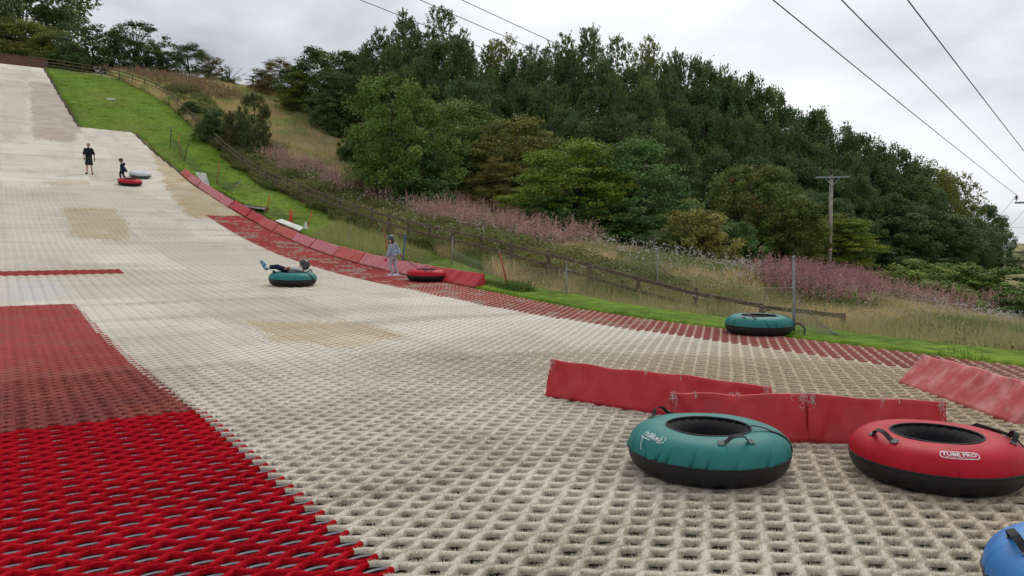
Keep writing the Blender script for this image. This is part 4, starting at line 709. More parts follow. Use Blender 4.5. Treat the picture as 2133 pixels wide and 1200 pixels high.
# bare patch of earth with weeds where the pads meet the turf
# ------------------------------------------------------------------ trees
def quads(P, nrm, size, asp=1.0, rg=rng):
    """one diamond leaf per point, facing nrm"""
    n = len(P); a = rg.normal(0, 1, (n, 3)); t = np.cross(nrm, a); t /= np.linalg.norm(t, axis=1)[:, None] + 1e-9; b = np.cross(nrm, t); b /= np.linalg.norm(b, axis=1)[:, None] + 1e-9
    s = np.asarray(size).reshape(-1, 1) * np.ones((n, 1)); V = np.stack([P - t * s, P + b * s * .5 * asp, P + t * s, P - b * s * .5 * asp], 1).reshape(-1, 3); return V, np.arange(n * 4).reshape(n, 4)
def rnd_unit(n, rg): a = rg.normal(0, 1, (n, 3)); return a / np.linalg.norm(a, axis=1)[:, None]
def crown(kind, seed):
    """crown leaves in a unit box: height 1, half width about .5"""
    rg = np.random.default_rng(seed); limbs = []
    if kind == 'broad':        # upright, lumpy
        nc = 170; z = rg.uniform(.14, .97, nc); prof = np.interp(z, [.1, .25, .5, .72, .88, .96, 1], [.32, .44, .50, .47, .36, .22, .09]); lob = 1 + .22 * np.sin(rg.uniform(0, 6.28) + 3 * rg.uniform(0, 6.28, nc)); ang = rg.uniform(0, 2 * math.pi, nc); rr = prof * np.sqrt(rg.uniform(.25, 1, nc)) * lob; C = np.stack([rr * np.cos(ang), rr * np.sin(ang), z], 1); cs = rg.uniform(.045, .095, (nc, 1)) * np.array([1.15, 1.15, .85]); per = 130; lsz = .013
    elif kind == 'haw':        # wide, layered sprays
        nc = 190; z = rg.uniform(.08, .95, nc); prof = np.interp(z, [0, .15, .4, .65, .85, 1], [.34, .48, .52, .42, .27, .06]); ang = rg.uniform(0, 2 * math.pi, nc); rr = prof * rg.uniform(.35, 1.05, nc) ** .6; C = np.stack([rr * np.cos(ang), rr * np.sin(ang), z + .05 * np.sin(ang * 3 + seed)], 1); cs = rg.uniform(.05, .11, (nc, 1)) * np.array([1.3, 1.3, .38]); per = 120; lsz = .0115
    elif kind == 'bush':       # low mound
        nc = 190; a = rnd_unit(nc, rg); a[:, 2] = abs(a[:, 2]); C = a * rg.uniform(.35, 1, (nc, 1)) * np.array([.5, .5, .92]) + [0, 0, .03]; cs = rg.uniform(.05, .12, (nc, 1)) * np.array([1, 1, .8]); per = 130; lsz = .016
    elif kind == 'sparse':     # open windswept thorn, sky showing through
        nc = 75; z = rg.uniform(.22, 1.0, nc); prof = np.interp(z, [.1, .3, .55, .8, 1], [.25, .45, .5, .4, .15]); ang = rg.uniform(0, 2 * math.pi, nc); rr = prof * np.sqrt(rg.uniform(.15, 1.1, nc)); C = np.stack([rr * np.cos(ang) + .1 * z, rr * np.sin(ang), z], 1); cs = rg.uniform(.035, .085, (nc, 1)) * np.array([1.3, 1.2, .55]); per = 75; lsz = .015
    elif kind == 'bare':
        nc = 45; a = rnd_unit(nc, rg); a[:, 2] = abs(a[:, 2]); C = a * rg.uniform(.5, 1.0, (nc, 1)) * np.array([.5, .5, .9]) + [0, 0, .05]; cs = rg.uniform(.03, .08, (nc, 1)) * np.array([1.2, 1.2, .7]); per = 22; lsz = .011
    if kind == 'birch':        # several ascending leaders, fine drooping sprays
        ns = 1100; ld = np.array([[rg.uniform(-.17, .17), rg.uniform(-.17, .17), rg.uniform(.80, 1.0)] for _ in range(6)]); ld[0] = [0, 0, 1.0]; w_ = rg.integers(0, 6, ns); t0 = rg.uniform(.12, 1, ns) ** .85; hz = ld[w_, 2]; z = t0 * hz
        prof = np.interp(t0, [.1, .3, .55, .8, .93, 1.0], [.30, .36, .32, .22, .12, .035]); ang = rg.uniform(0, 2 * math.pi, ns); rr = prof * np.sqrt(rg.uniform(.03, 1.1, ns)); C = np.stack([ld[w_, 0] * (.3 + .9 * t0) + rr * np.cos(ang), ld[w_, 1] * (.3 + .9 * t0) + rr * np.sin(ang), z], 1); per = 20
        t = rg.uniform(0, 1, (ns, per)); ln = rg.uniform(.025, .085, (ns, 1)); dirx = np.cos(ang)[:, None] * .5; diry = np.sin(ang)[:, None] * .5; up_ = (t0 > .86)[:, None]
        P = np.stack([C[:, 0:1] + dirx * ln * t + rg.normal(0, .010, t.shape), C[:, 1:2] + diry * ln * t + rg.normal(0, .010, t.shape), C[:, 2:3] + ln * np.where(up_, t * .6, .35 * np.sin(t * 3) - t * t * .9)], -1).reshape(-1, 3); hue = np.repeat(rg.uniform(0, 1, ns), per); br = np.repeat(rg.uniform(.75, 1.25, ns), per); lsz = .0100; N_ = rnd_unit(len(P), rg)
    else:
        P = np.repeat(C, per, 0) + rnd_unit(nc * per, rg) * (rg.uniform(.1, 1, (nc * per, 1)) ** .45) * np.repeat(cs, per, 0); sp = rg.random(len(P)) < .12; P[sp] += rg.normal(0, .022, (sp.sum(), 3)); hue = np.repeat(rg.uniform(0, 1, nc), per); br = np.repeat(rg.uniform(.72, 1.28, nc), per)
        N_ = rnd_unit(len(P), rg) + np.array([0, 0, .9]) + .5 * (P - [0, 0, .45]); N_ /= np.linalg.norm(N_, axis=1)[:, None]
    P[:, 2] = np.maximum(P[:, 2], .012)
    V, Fq = quads(P, N_, lsz * rg.uniform(.7, 1.35, len(P)), 1.2 if kind != 'birch' else .9, rg)
    g1 = np.array([.098, .148, .050]); g2 = np.array([.150, .182, .060]); c = g1 * (1 - hue[:, None]) + g2 * hue[:, None]; c = c * (br * rg.uniform(.8, 1.2, len(P)))[:, None]
    me = npmesh('crown', V, Fq, c)
    mb = MB(); rt = random.Random(seed); nl = dict(broad=16, haw=22, bush=10, sparse=30, bare=60, birch=18)[kind]; lean = (rt.uniform(-.02, .02), rt.uniform(-.02, .02))
    top = dict(broad=.85, haw=.5, bush=.25, sparse=.6, bare=.3, birch=.95)[kind]; r0 = dict(broad=.022, haw=.026, bush=.02, sparse=.022, bare=.02, birch=.014)[kind]
    trunk = [Vector((lean[0] * t * 3 + .01 * math.sin(t * 7 + seed), lean[1] * t * 3, t * top)) for t in np.linspace(0, 1, 8)]; trunk[0].z = -.04
    mb.tube(trunk, [r0 * (1 - .75 * i / 7) for i in range(8)], 7)
    for k in range(nl):
        c_ = Vector(C[rt.randrange(len(C))]); s_ = trunk[min(6, max(1, int(7 * min(.95, c_.z / top * .55 + .05))))]; m1 = s_.lerp(c_, .45) + Vector((rt.uniform(-.03, .03), rt.uniform(-.03, .03), .02)); mb.tube([s_, m1, c_], [r0 * .42, r0 * .25, r0 * .07], 5)
        if kind in ('sparse', 'bare'):
            for q in range(4):
                b = m1.lerp(c_, rt.uniform(.2, .9)); e_ = b + Vector((rt.uniform(-.11, .11), rt.uniform(-.11, .11), rt.uniform(.0, .13))); mb.tube([b, b.lerp(e_, .5) + Vector((0, 0, .01)), e_], [r0 * .12, r0 * .08, r0 * .03], 4, False)
    return me, mb.mesh('trunk', True)
PRO = {}
for kd, n_ in (('broad', 4), ('haw', 3), ('birch', 3), ('bush', 3), ('sparse', 2), ('bare', 2)):
    PRO[kd] = [crown(kd, 100 + 17 * i + len(kd)) for i in range(n_)]
ti = [0]
def tree(px, pyt, wpx, y, kd, tint, label, group=None, name=None, cat='tree', pyb=None, over=1.0):
    top = at(px, pyt, y); x = top.x; zg = ground(x, y) if pyb is None else min(ground(x, y), at(px, pyb, y).z); hh = max(.6, top.z - zg); wd = wpx * y / F * over; i = ti[0]; ti[0] += 1
    nm = name or dict(broad='broadleaf_tree', haw='hawthorn', birch='birch_tree', bush='bush', sparse='thorn_tree', bare='bare_bush')[kd]
    root = empty(nm, (x, y, zg), label, cat, group, rz=(i * 2.399) % 6.283); root.scale = (wd, wd, hh); c_, t_ = PRO[kd][i % len(PRO[kd])]
    o = link('crown', c_, None, root); o.color = (*tint, 1)
    if not c_.materials: c_.materials.append(M['leaf'])
    b = link('trunk', t_, None, root)
    if not t_.materials: t_.materials.append(M['birch' if kd == 'birch' else 'bark'])
    return root
DK = (.80, .90, .90); MD = (.9, 1.0, .9); YG = (1.9, 1.75, .75); OL = (1.5, 1.25, .8); BR = (1.9, 1.15, .85); RD = (2.0, .85, .8); BL = (.75, .92, 1.0); LG = (1.25, 1.35, .9); BW = (2.4, 1.7, 1.3)
G1 = 'trees on the crest at the top of the slope'; G2 = 'trees along the skyline of the wood'; G3 = 'trees and bushes at the front of the wood'; G4 = 'trees packed inside the wood'
LT = [
 (30, -70, 240, 112, 'broad', DK, 'largest dark tree, filling the top left corner', G1), (-40, 20, 160, 104, 'haw', MD, 'dark green tree cut by the left edge above the brick wall', G1), (50, 38, 150, 101, 'haw', OL, 'olive green tree behind the brick wall', G1), (112, 55, 90, 99, 'haw', OL, 'smaller olive tree right of the big olive one, at the end of the brick wall', G1),
 (10, 80, 130, 99.5, 'bush', OL, 'low olive bush just behind the brick wall', G1), (95, 95, 120, 98.5, 'bush', (.9, .95, .7), 'dark low bush at the right end of the brick wall', G1), (150, 85, 70, 98, 'bush', MD, 'dark low bush left of the first open thorn tree', G1),
 (188, 47, 105, 97, 'sparse', BL, 'open dark thorn tree with sky showing through, leftmost on the crest', G1), (278, 53, 125, 97, 'sparse', DK, 'wider dark thorn tree left of the reddish heath, leaning right', G1), (250, 62, 80, 98, 'haw', DK, 'dense dark thorn tree between the two open ones on the crest', G1), (305, 80, 70, 96, 'haw', DK, 'rounded dark thorn tree above the reddish heath', G1), (340, 105, 60, 97, 'sparse', DK, 'small dark thorn at the right shoulder of the rounded one', G1),
 (398, 92, 80, 98, 'haw', DK, 'dark thorn tree standing alone in the middle of the crest', G1), (438, 118, 50, 97, 'sparse', (1.5, .85, 1.0), 'small reddish thorn tree right of the lone dark one', G1), (478, 126, 62, 97, 'bare', (1.2, 1.1, .9), 'nearly leafless bush on the crest with bare twigs against the sky', G1), (470, 160, 45, 95, 'bush', DK, 'low dark bush under the leafless one', G1),
 (583, 124, 85, 92, 'haw', (1.5, .9, .8), 'reddish brown hawthorn at the left end of the wood skyline', G1), (548, 152, 50, 92, 'sparse', OL, 'pale thin thorn left of the reddish hawthorn', G1), (690, 104, 130, 86, 'broad', DK, 'very dark rounded tree right of the reddish hawthorn', G2), (636, 150, 90, 84, 'haw', (1.25, 1.15, .6), 'yellowish green bush at the foot of the very dark rounded tree', G1), (745, 125, 90, 84, 'haw', DK, 'dark thorn between the rounded tree and the birches', G2),
 (795, 60, 95, 82, 'birch', DK, 'leftmost birch of the tall skyline clump', G2), (842, 28, 105, 80, 'birch', DK, 'broad birch in the tall skyline clump, second from its left', G2), (922, 22, 100, 80, 'birch', DK, 'tallest birch, its top touching the first wire', G2), (965, 62, 80, 78, 'birch', DK, 'birch on the right shoulder of the tall clump', G2), (880, 70, 100, 78, 'birch', BL, 'birch filling the middle of the tall clump', G2), (760, 100, 60, 80, 'birch', DK, 'thin birch at the left foot of the tall clump', G2),
 (1015, 95, 75, 82, 'birch', MD, 'small birch in the dip between the two skyline groups', G2), (1062, 82, 90, 80, 'birch', OL, 'slightly brown birch in the dip of the skyline', G2), (1115, 100, 80, 82, 'birch', MD, 'low birch right of the brown one in the dip', G2), (1175, 72, 100, 80, 'birch', MD, 'birch at the left of the long right hand skyline group', G2), (1235, 66, 100, 80, 'birch', MD, 'second birch of the long right hand skyline group', G2), (1290, 85, 90, 82, 'birch', MD, 'third birch of the long right hand skyline group', G2), (1352, 80, 100, 80, 'birch', OL, 'brownish birch, highest of the right hand skyline group', G2), (1400, 115, 80, 80, 'birch', DK, 'birch on the falling right shoulder, below the brownish one', G2),
 (1445, 122, 90, 80, 'broad', DK, 'dark ash tree where the skyline begins to fall', G2), (1500, 145, 90, 80, 'broad', MD, 'green ash tree one step down the falling skyline', G2), (1545, 152, 75, 80, 'broad', DK, 'narrow dark ash top on the falling skyline', G2), (1590, 185, 80, 80, 'broad', MD, 'bright topped ash midway down the falling skyline', G2), (1650, 225, 105, 80, 'broad', BL, 'bluish green tree on the falling skyline above the rowan', G2), (1700, 232, 70, 80, 'broad', MD, 'tree with an upright tip above the power pole, left side', G2),
 (1745, 258, 85, 80, 'broad', DK, 'sallow with upright shoots right above the power pole', G2), (1805, 283, 100, 80, 'broad', DK, 'sallow right of the one above the power pole', G2), (1860, 312, 100, 80, 'broad', DK, 'third sallow along the falling skyline', G2), (1915, 338, 90, 82, 'broad', OL, 'brown tinged tree low on the falling skyline', G2), (1968, 355, 75, 84, 'birch', OL, 'feathery windblown tree, left of the last tall one', G2), (2012, 366, 70, 86, 'birch', OL, 'last tall feathery windblown tree at the end of the wood', G2), (2045, 425, 70, 88, 'broad', DK, 'lower dark tree stepping down at the right end of the wood', G2), (2070, 455, 50, 92, 'broad', DK, 'lowest dark tree beside the distant pole', G2), (2075, 500, 50, 92, 'bush', DK, 'dark bush at the very end of the wood', G2),
 # front row
 (830, 165, 185, 49, 'broad', (1.15, 1.35, .8), 'tall bright green ash standing in front of the wood, left of centre', G3), (775, 300, 80, 50, 'bush', (1.5, 1.5, .7), 'yellow green bush at the left foot of the tall front ash', G3), (880, 300, 130, 47.5, 'bush', (.85, 1.1, .9), 'dark green lower growth at the right foot of the tall front ash', G3), (960, 213, 200, 60, 'haw', (1.05, 1.25, .85), 'rounded green hawthorn right of the tall front ash', G3),
 (1075, 245, 190, 56, 'haw', (1.5, 1.2, .85), 'brown green hawthorn in the middle of the front row', G3), (1040, 330, 110, 51, 'haw', (1.45, 1.0, .7), 'small rusty brown hawthorn low in front of the brown green one', G3), (1190, 292, 215, 46, 'haw', (1.5, 1.55, .55), 'brightest yellow green hawthorn in the front row', G3), (1310, 288, 215, 47, 'haw', (.85, 1.2, .95), 'big dark green hawthorn right of the yellow green one', G3), (1150, 400, 160, 43.5, 'bush', (.9, 1.2, .8), 'green bush under the yellow green hawthorn', G3), (1290, 420, 180, 43, 'bush', (.75, 1.05, .85), 'dark green bush at the foot of the big dark hawthorn', G3),
 (1450, 422, 150, 40, 'bush', BW, 'rounded dry brown bush with bare twigs between the hawthorn and the rowan', G3), (1450, 405, 160, 39.5, 'bare', BW, 'thicket of bare twigs poking out of the dry brown bush', G3), (1395, 470, 90, 39, 'bush', MD, 'green bush left of the dry brown bush', G3),
 (1570, 345, 165, 58, 'broad', (1.2, 1.12, .8), 'rowan tree with orange berries left of the power pole', G3), (1640, 415, 140, 56, 'broad', (1.2, 1.1, .75), 'round topped green tree just left of the power pole', G3), (1750, 445, 130, 60, 'haw', (1.55, 1.45, .5), 'yellowish tree just right of the power pole', G3), (1530, 450, 110, 50, 'bush', (.8, 1.1, .8), 'bush with red willowherb in front, under the rowan', G3), (1470, 300, 90, 70, 'broad', (.95, 1.3, .7), 'brighter green ash glowing inside the wood above the dry brown bush', G3),
 (1840, 420, 170, 70, 'broad', DK, 'big dark tree at the front of the wood right of the power pole', G3), (1935, 440, 150, 74, 'broad', DK, 'dark tree at the front of the wood, second right of the power pole', G3), (2010, 470, 110, 80, 'broad', DK, 'dark tree at the front of the wood near its right end', G3), (1240, 268, 80, 66, 'haw', OL, 'small pale bush in a gap above the yellow green hawthorn', G3),
 (712, 215, 70, 76, 'bush', DK, 'dark bramble thicket under the very dark rounded tree', G3), (735, 255, 60, 64, 'bush', MD, 'mid green bush at the upper edge of the golden meadow', G3),
 # hedge at right
 (1900, 538, 150, 46, 'bush', (1.6, 1.55, .8), 'light green hedge bush, leftmost of the right hand hedge', G3), (1990, 538, 160, 47, 'bush', (1.4, 1.55, .8), 'light green hedge bush, middle of the right hand hedge', G3), (2080, 552, 160, 46, 'bush', (1.2, 1.4, .8), 'green hedge bush, third of the right hand hedge', G3), (2150, 590, 150, 40, 'bush', (1.05, 1.25, .8), 'green hedge bush cut by the right edge', G3), (1955, 578, 150, 40, 'bush', (1.35, 1.4, .8), 'lower light green bush in front of the right hand hedge', G3), (2120, 530, 90, 130, 'haw', MD, 'far tree beyond the distant pole', G3), (2190, 520, 130, 150, 'haw', MD, 'farthest tree line clump beyond the distant pole', G3), (2105, 545, 60, 110, 'bush', DK, 'dark bush just right of the distant pole foot', G3),
 # bushes by the fence, upper left
 (450, 225, 75, 64, 'bush', DK, 'broad dark bramble clump beside the fence, high up', G3), (527, 195, 55, 60, 'broad', (.8, .75, .75), 'dark upright holly like shrub beside the upper fence', G3), (490, 222, 55, 61, 'bush', (.9, .7, .8), 'dark purplish bush beside the upright shrub', G3), (400, 208, 50, 72, 'bush', MD, 'low bush tangled in the upper fence', G3)]
for a in LT: tree(a[0], a[1], a[2], a[3], a[4], a[5], a[6], a[7], over=1.25 if a[7] != G2 else 1.55, cat='bush' if a[4] in ('bush', 'bare') else 'tree')
# the filling of the wood: rows of trees behind the front ones
rf = random.Random(21)
for row, (y0, dy, up0) in enumerate([(76, 4, 38), (71, 5, 95), (65, 4, 160)]):
    for px in range(700 + 25 * row, 2060, 62):
        sky_y = np.interp(px, [680, 760, 850, 960, 1050, 1180, 1350, 1450, 1600, 1750, 1900, 2040], [125, 90, 40, 60, 100, 75, 85, 125, 195, 265, 330, 440]); py = sky_y + up0 + rf.uniform(-18, 22)
        if py > 470 or (px < 800 and row): continue
        if row == 2 and px > 1850: continue
        k = rf.choice(['broad', 'birch', 'broad', 'haw']) if px < 1500 else 'broad'; tt = rf.choice([DK, MD, DK, BL]); tree(px + rf.uniform(-15, 15), py, rf.uniform(85, 120), y0 + rf.uniform(-dy, dy) * .5, k, tt, 'dark green tree packed inside the wood behind the front row' if k != 'birch' else 'birch packed inside the wood behind the front row', G4 if k != 'birch' else 'birches packed inside the wood', over=1.2)
for i, (px, py, y, wp) in enumerate([(1700, 500, 63, 110), (1775, 505, 66, 110), (1835, 505, 66, 120), (1895, 508, 70, 120), (1950, 512, 73, 110), (2000, 515, 78, 100), (2045, 520, 82, 80), (1620, 480, 62, 110), (1500, 440, 60, 120), (1400, 400, 58, 120), (700, 190, 80, 80), (860, 330, 56, 120), (1000, 360, 56, 120)]):
    tree(px, py, wp, y, 'bush', DK if i % 2 else MD, 'dark undergrowth bush at the foot of the wood', 'bushes filling the foot of the wood', over=1.4, cat='bush')
# rowan berries
rw = [o for o in bpy.data.objects if o.get('label', '').startswith('rowan')][0]; rg = np.random.default_rng(5); C = rnd_unit(34, rg) * [.44, .44, .38] + [0, 0, .62]; P = np.repeat(C, 12, 0) + rg.normal(0, .02, (408, 3)) * [1, 1, 1]; V, Fq = quads(P, rnd_unit(408, rg), .006, 2, rg)
M['berry'] = mat('orange_berries', (.38, .09, .03), .5, .3); link('berries', npmesh('berries', V, Fq), M['berry'], rw)
# ------------------------------------------------------------------ meadow, flowers, brambles, grass
def region(umin, umax, vmin, vmax, n): u = rng.uniform(umin, umax, n); v = rng.uniform(vmin, vmax, n); return u, v
def base3(u, v): x, y = toxy(u, v); return np.stack([x, y, T(u, v) + .02], 1)
def infront(u, v, m=.78): x, y = toxy(u, v); return (y > 2) & (np.abs(x) < m * y + 1)
def blades(u, v, hgt, wid, col, lean=.35):
    B = base3(u, v); n = len(u); a = rng.uniform(0, 2 * math.pi, n); S = np.stack([np.cos(a), np.sin(a), 0 * a], 1) * (wid * rng.uniform(.6, 1.3, n))[:, None] / 2; Ld = rng.normal(0, lean, (n, 2)); hh = (hgt * rng.uniform(.55, 1.25, n)); Tp = B + np.stack([Ld[:, 0] * hh, Ld[:, 1] * hh, hh], 1); V = np.stack([B - S, B + S, Tp], 1).reshape(-1, 3); return V, np.arange(n * 3).reshape(n, 3), col * rng.uniform(.7, 1.25, (n, 1))
def out(name, label, parts, m_='plant', k='stuff', kk=None):
    V = []; Fs = []; Cs = []; b = 0
    for v, f, c in parts: V.append(v); Fs.append(f + b); Cs.append(np.broadcast_to(c, (len(f), 3))); b += len(v)
    me = npmesh(name, np.concatenate(V), np.concatenate(Fs), np.concatenate(Cs)); o = link(name, me, M[m_]); tag(o, label, None, None, 'stuff'); return o
# mown lawn blades, close and middle distance
parts = []
for (v0, v1, n, hg, wd) in ((2, 14, 110000, .055, .010), (14, 24, 60000, .07, .014), (24, 55, 90000, .08, .022), (55, 95, 90000, .10, .045)):
    u, v = region(9.9 if v0 < 50 else 4.5, 15, v0, v1, n); m = (u > edge(v) + gap(v) - .06) & (u < outer(v) + .25); u, v = u[m], v[m]; hs = hg * (.30 + 1.2 * ss(.55, .85, fbm(u, v, .8, 33)) + .5 * np.exp(-((u - edge(v)) / .25) ** 2)); c = lawncol(u, v) * 1.5; parts.append(blades(u, v, hs, wd, c))
out('lawn_grass', 'short mown grass blades beside the matting', parts)
# long grass behind the pads and rough weeds at the matting edge
tall = upoly([(640, 505), (700, 470), (790, 480), (840, 520), (900, 545), (880, 556), (800, 548), (740, 535), (690, 522)]); parts = []
u, v = region(10, 14, 15, 40, 26000); m = inpoly(tall, u, v); u, v = u[m], v[m]; parts.append(blades(u, v, .50 * (.5 + fbm(u, v, .9, 61)), .016, np.array([.36, .36, .14]), .25)); parts.append(blades(u[::2], v[::2], .34, .018, np.array([.22, .30, .07]), .35))
u, v = region(10.38, 10.9, 15, 47, 9000); parts.append(blades(u, v, .30 * (.3 + fbm(u, v, 1.2, 63)), .02, np.array([.08, .13, .03])))
u, v = region(9.9, 10.6, 1.5, 17, 5000); k = ss(.58, .78, fbm(u, v, 1.0, 65)); m = rng.random(len(u)) < k; u, v = u[m], v[m]; parts.append(blades(u, v, .07 + .08 * fbm(u, v, .7, 66), .014, np.array([.16, .27, .04])))
out('rough_grass', 'long pale seeding grass behind the edge barriers', parts)
# meadow beyond the fence
pinkA = upoly([(520, 330), (600, 325), (735, 400), (740, 425), (640, 398), (540, 362)]); pinkB = upoly([(820, 440), (880, 425), (960, 440), (1100, 478), (1250, 520), (1160, 545), (960, 500), (860, 470)]); pinkC = upoly([(1560, 640), (1580, 600), (1680, 590), (1760, 590), (1840, 610), (1860, 640), (1790, 668), (1650, 650)]); pinkD = upoly([(640, 375), (760, 400), (830, 440), (800, 450), (700, 420)]); pinkE = upoly([(1560, 515), (1620, 512), (1625, 540), (1560, 545)]); pinkF = upoly([(1800, 625), (2100, 655), (2100, 672), (1800, 650)]); pinkG = upoly([(1500, 530), (1540, 528), (1560, 560), (1500, 560)])
heath = np.array([[9.5, 98.], [13, 94], [15.5, 88], [20, 84], [23, 86], [22, 93], [16, 99.5]])
gold = upoly([(400, 185), (540, 205), (640, 240), (730, 300), (740, 360), (640, 330), (540, 290), (530, 215), (400, 200)])
white = upoly([(1250, 560), (1400, 520), (1560, 560), (1640, 600), (1600, 640), (1350, 620)]); white2 = upoly([(880, 420), (1000, 415), (1150, 480), (1300, 520), (1280, 545), (1100, 490), (950, 450)]); white3 = upoly([(1640, 640), (2133, 660), (2133, 720), (1800, 690)])
wmask = lambda u, v: inpoly(white, u, v) | inpoly(white2, u, v) | inpoly(white3, u, v)
pm = lambda u, v: inpoly(pinkA, u, v) | inpoly(pinkB, u, v) | inpoly(pinkC, u, v) | inpoly(pinkD, u, v) | inpoly(pinkE, u, v) | inpoly(pinkF, u, v) | inpoly(pinkG, u, v)
parts = []
for (v0, v1, u1, n, wd) in ((-2, 30, 45, 420000, .016), (30, 70, 48, 300000, .035), (70, 101, 40, 160000, .055)):
    u, v = region(11.1, u1, v0, v1, n); m = (u > outer(v) + .15) & infront(u, v); u, v = u[m], v[m]; g_ = inpoly(gold, u, v) | (v > 72); f_ = fbm(u, v, 2.7, 101); c = np.where((f_ > .44)[:, None], np.array([.58, .46, .25]), np.array([.36, .34, .15])); c = np.where(g_[:, None], np.array([.62, .51, .25]) * (.75 + .5 * f_[:, None]) * np.where((fbm(u, v, 1.4, 106) > .55)[:, None], np.array([.62, .85, .62]), 1.), c)
    lush = (~g_) & (fbm(u, v, 3.9, 111) > .60); c = np.where(lush[:, None], np.array([.19, .24, .075]), c); c = np.where(((u < outer(v) + 1.6) & (v < 16))[:, None], np.array([.40, .36, .17]), c)
    hg = (.30 + .55 * fbm(u, v, 2.1, 115)) * np.where(v < 20, ss(0, 1.8, u - outer(v)) * .85 + .22, 1.05) ; parts.append(blades(u, v, hg, wd, c, .3))
out('meadow_grass', 'tall straw coloured and green grasses of the rough meadow', parts)
def leaves_over(n, box, mask, hf, size, cols, dens=1.0, seed=0, spread=.25):
    u, v = region(*box, n); m = mask(u, v) & infront(u, v); u, v = u[m], v[m]; B = base3(u, v); hh = hf(u, v); z = hh * np.sqrt(rng.random(len(u))); B[:, 2] += z; Nn = rnd_unit(len(u), rng) + [0, 0, 1.2]; Nn /= np.linalg.norm(Nn, axis=1)[:, None]; V, Fq = quads(B, Nn, size * rng.uniform(.6, 1.4, len(u)), 1.5); f_ = fbm(u, v, 1.3, seed)[:, None]; c = np.array(cols[0]) * f_ + np.array(cols[1]) * (1 - f_); return V, Fq, c * rng.uniform(.65, 1.35, (len(u), 1)), u, v, hh
# brambles and nettles tangled along and behind the fence
parts = []
def bm_(u, v): return (u > 13.9 + .9 * vnoise(v, v * 0, 1.9, 121) - .0) & (u < 18.5) & (v > 17) & (v < 88) & (fbm(u, v, 2.2, 120) > .30)
V, Fq, c, u, v, hh = leaves_over(260000, (13.8, 18.5, 17, 88), bm_, lambda u, v: (.25 + 1.15 * fbm(u, v, 1.9, 125)) * (.45 + .55 * ss(14.2, 15.6, u)), .045, ([.11, .155, .045], [.25, .25, .09]), seed=130); parts.append((V, Fq, c))
out('brambles', 'bramble and nettle tangle growing through the timber fence', parts)
parts = []
def mk2(u, v): return (u > outer(v) + .4) & (v < 34) & (fbm(u, v, 2.9, 141) > .53)
V, Fq, c, u, v, hh = leaves_over(420000, (11.5, 46, -2, 40), mk2, lambda u, v: (.15 + .75 * fbm(u, v, 1.7, 145)) * (ss(0, 2.5, u - outer(v)) * .8 + .15), .034, ([.11, .17, .045], [.25, .26, .09]), seed=150); parts.append((V, Fq, c))
V, Fq, c, u, v, hh = leaves_over(160000, (16, 48, 30, 72), lambda u, v: (~inpoly(gold, u, v)) & (fbm(u, v, 3.3, 161) > .45), lambda u, v: .2 + .8 * fbm(u, v, 2.0, 165), .055, ([.10, .15, .04], [.19, .21, .06]), seed=170); parts.append((V, Fq, c))
out('undergrowth', 'leafy weeds, nettles and young brambles of the rough ground', parts)
def spikes(u, v, hgt, col, n_pet=26, psz=.03, leaf=(.07, .095, .03)):
    n = len(u); B = base3(u, v); hh = hgt * rng.uniform(.7, 1.2, n); hh = hh * (.7 + .6 * fbm(u, v, 1.1, 205)); ln = rng.normal(0, .20, (n, 2)); t = rng.uniform(.45, 1, (n, n_pet)); rr = (.075 * (1.06 - t) * 2 + .012) * rng.uniform(.2, 1.3, (n, n_pet)); a = rng.uniform(0, 6.283, (n, n_pet))
    P = np.stack([B[:, 0:1] + ln[:, 0:1] * hh[:, None] * t + rr * np.cos(a), B[:, 1:2] + ln[:, 1:2] * hh[:, None] * t + rr * np.sin(a), B[:, 2:3] + hh[:, None] * t], -1).reshape(-1, 3); V, Fq = quads(P, rnd_unit(len(P), rng), psz * rng.uniform(.6, 1.2, len(P)), 1.3); c = np.repeat(col * rng.uniform(.75, 1.25, (n, 1)), n_pet, 0) * rng.uniform(.8, 1.2, (len(P), 1))
    t = rng.uniform(.1, .6, (n, 14)); a = rng.uniform(0, 6.283, (n, 14)); P = np.stack([B[:, 0:1] + ln[:, 0:1] * hh[:, None] * t + .07 * np.cos(a), B[:, 1:2] + ln[:, 1:2] * hh[:, None] * t + .07 * np.sin(a), B[:, 2:3] + hh[:, None] * t], -1).reshape(-1, 3); V2, F2 = quads(P, rnd_unit(len(P), rng), .05, .7)
    return [(V, Fq, c), (V2, F2, np.tile(leaf, (len(F2), 1)) * rng.uniform(.7, 1.3, (len(F2), 1)))]
parts = []
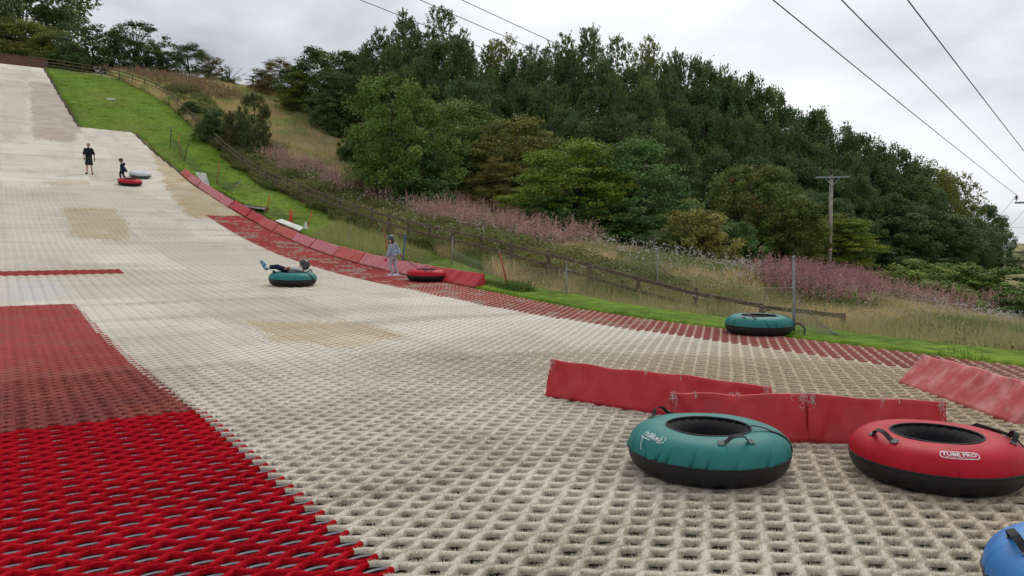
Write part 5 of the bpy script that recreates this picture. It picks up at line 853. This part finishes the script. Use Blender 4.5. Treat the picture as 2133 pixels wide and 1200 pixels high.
u, v = region(13, 50, 5, 75, 60000); d_ = pm(u + 2.2 * (fbm(u, v, 2.4, 191) - .5), v + 2.2 * (fbm(u, v, 2.1, 195) - .5)) & infront(u, v) & (u > outer(v) + .8) & (rng.random(len(u)) < ss(.36, .62, fbm(u, v, 1.5, 197)) * .85); u, v = u[d_], v[d_]; inC = inpoly(pinkC, u, v) | inpoly(pinkE, u, v); print('willowherb', len(u))
col = np.where(inC[:, None], np.array([.37, .19, .20]) * (.75 + .6 * fbm(u, v, 1.0, 203)[:, None]), np.array([.45, .28, .24])); parts += spikes(u, v, 1.3, col, 34, .034)
out('willowherb', 'fading pink rosebay willowherb in drifts beyond the fence', parts)
parts = []
u, v = region(9, 24, 83, 100, 5000); m = inpoly(heath, u, v); u, v = u[m], v[m]; k_ = rng.random(len(u)) < .35 + .5 * fbm(u, v, 1.5, 198); u, v = u[k_], v[k_]; parts += spikes(u, v, 1.2, np.where(rng.random((len(u), 1)) < .6, np.array([.33, .19, .14]), np.array([.30, .25, .12])), 22, .05, (.16, .14, .06))
out('reddish_willowherb', 'reddish brown seeding willowherb on the crest by the bend of the fence', parts)
u, v = region(12, 50, 0, 75, 70000); fm = np.where(wmask(u, v), .30, .10 + .10 * inpoly(gold, u, v) + .25 * (inpoly(pinkA, u, v) | inpoly(pinkB, u, v))); m = (rng.random(len(u)) < fm * (fbm(u, v, 1.5, 181) > .38)) & infront(u, v) & (u > outer(v) + .8); u, v = u[m], v[m]; B = base3(u, v); B[:, 2] += rng.uniform(.45, 1.0, len(u)); x, y = toxy(u, v)
k = 3; P = np.repeat(B, k, 0) + rng.normal(0, .05, (len(B) * k, 3)); sz = np.repeat(np.clip(y * .0011, .014, .04), k); V, Fq = quads(P, rnd_unit(len(P), rng), sz, 1.7); c = np.array([.62, .60, .55]) * rng.uniform(.6, 1.1, (len(P), 1)); c[rng.random(len(P)) < .25] = [.5, .38, .45]; out('white_wildflowers', 'small white flower and seed heads scattered through the rough meadow', [(V, Fq, c)])
print('objects', len(bpy.data.objects))
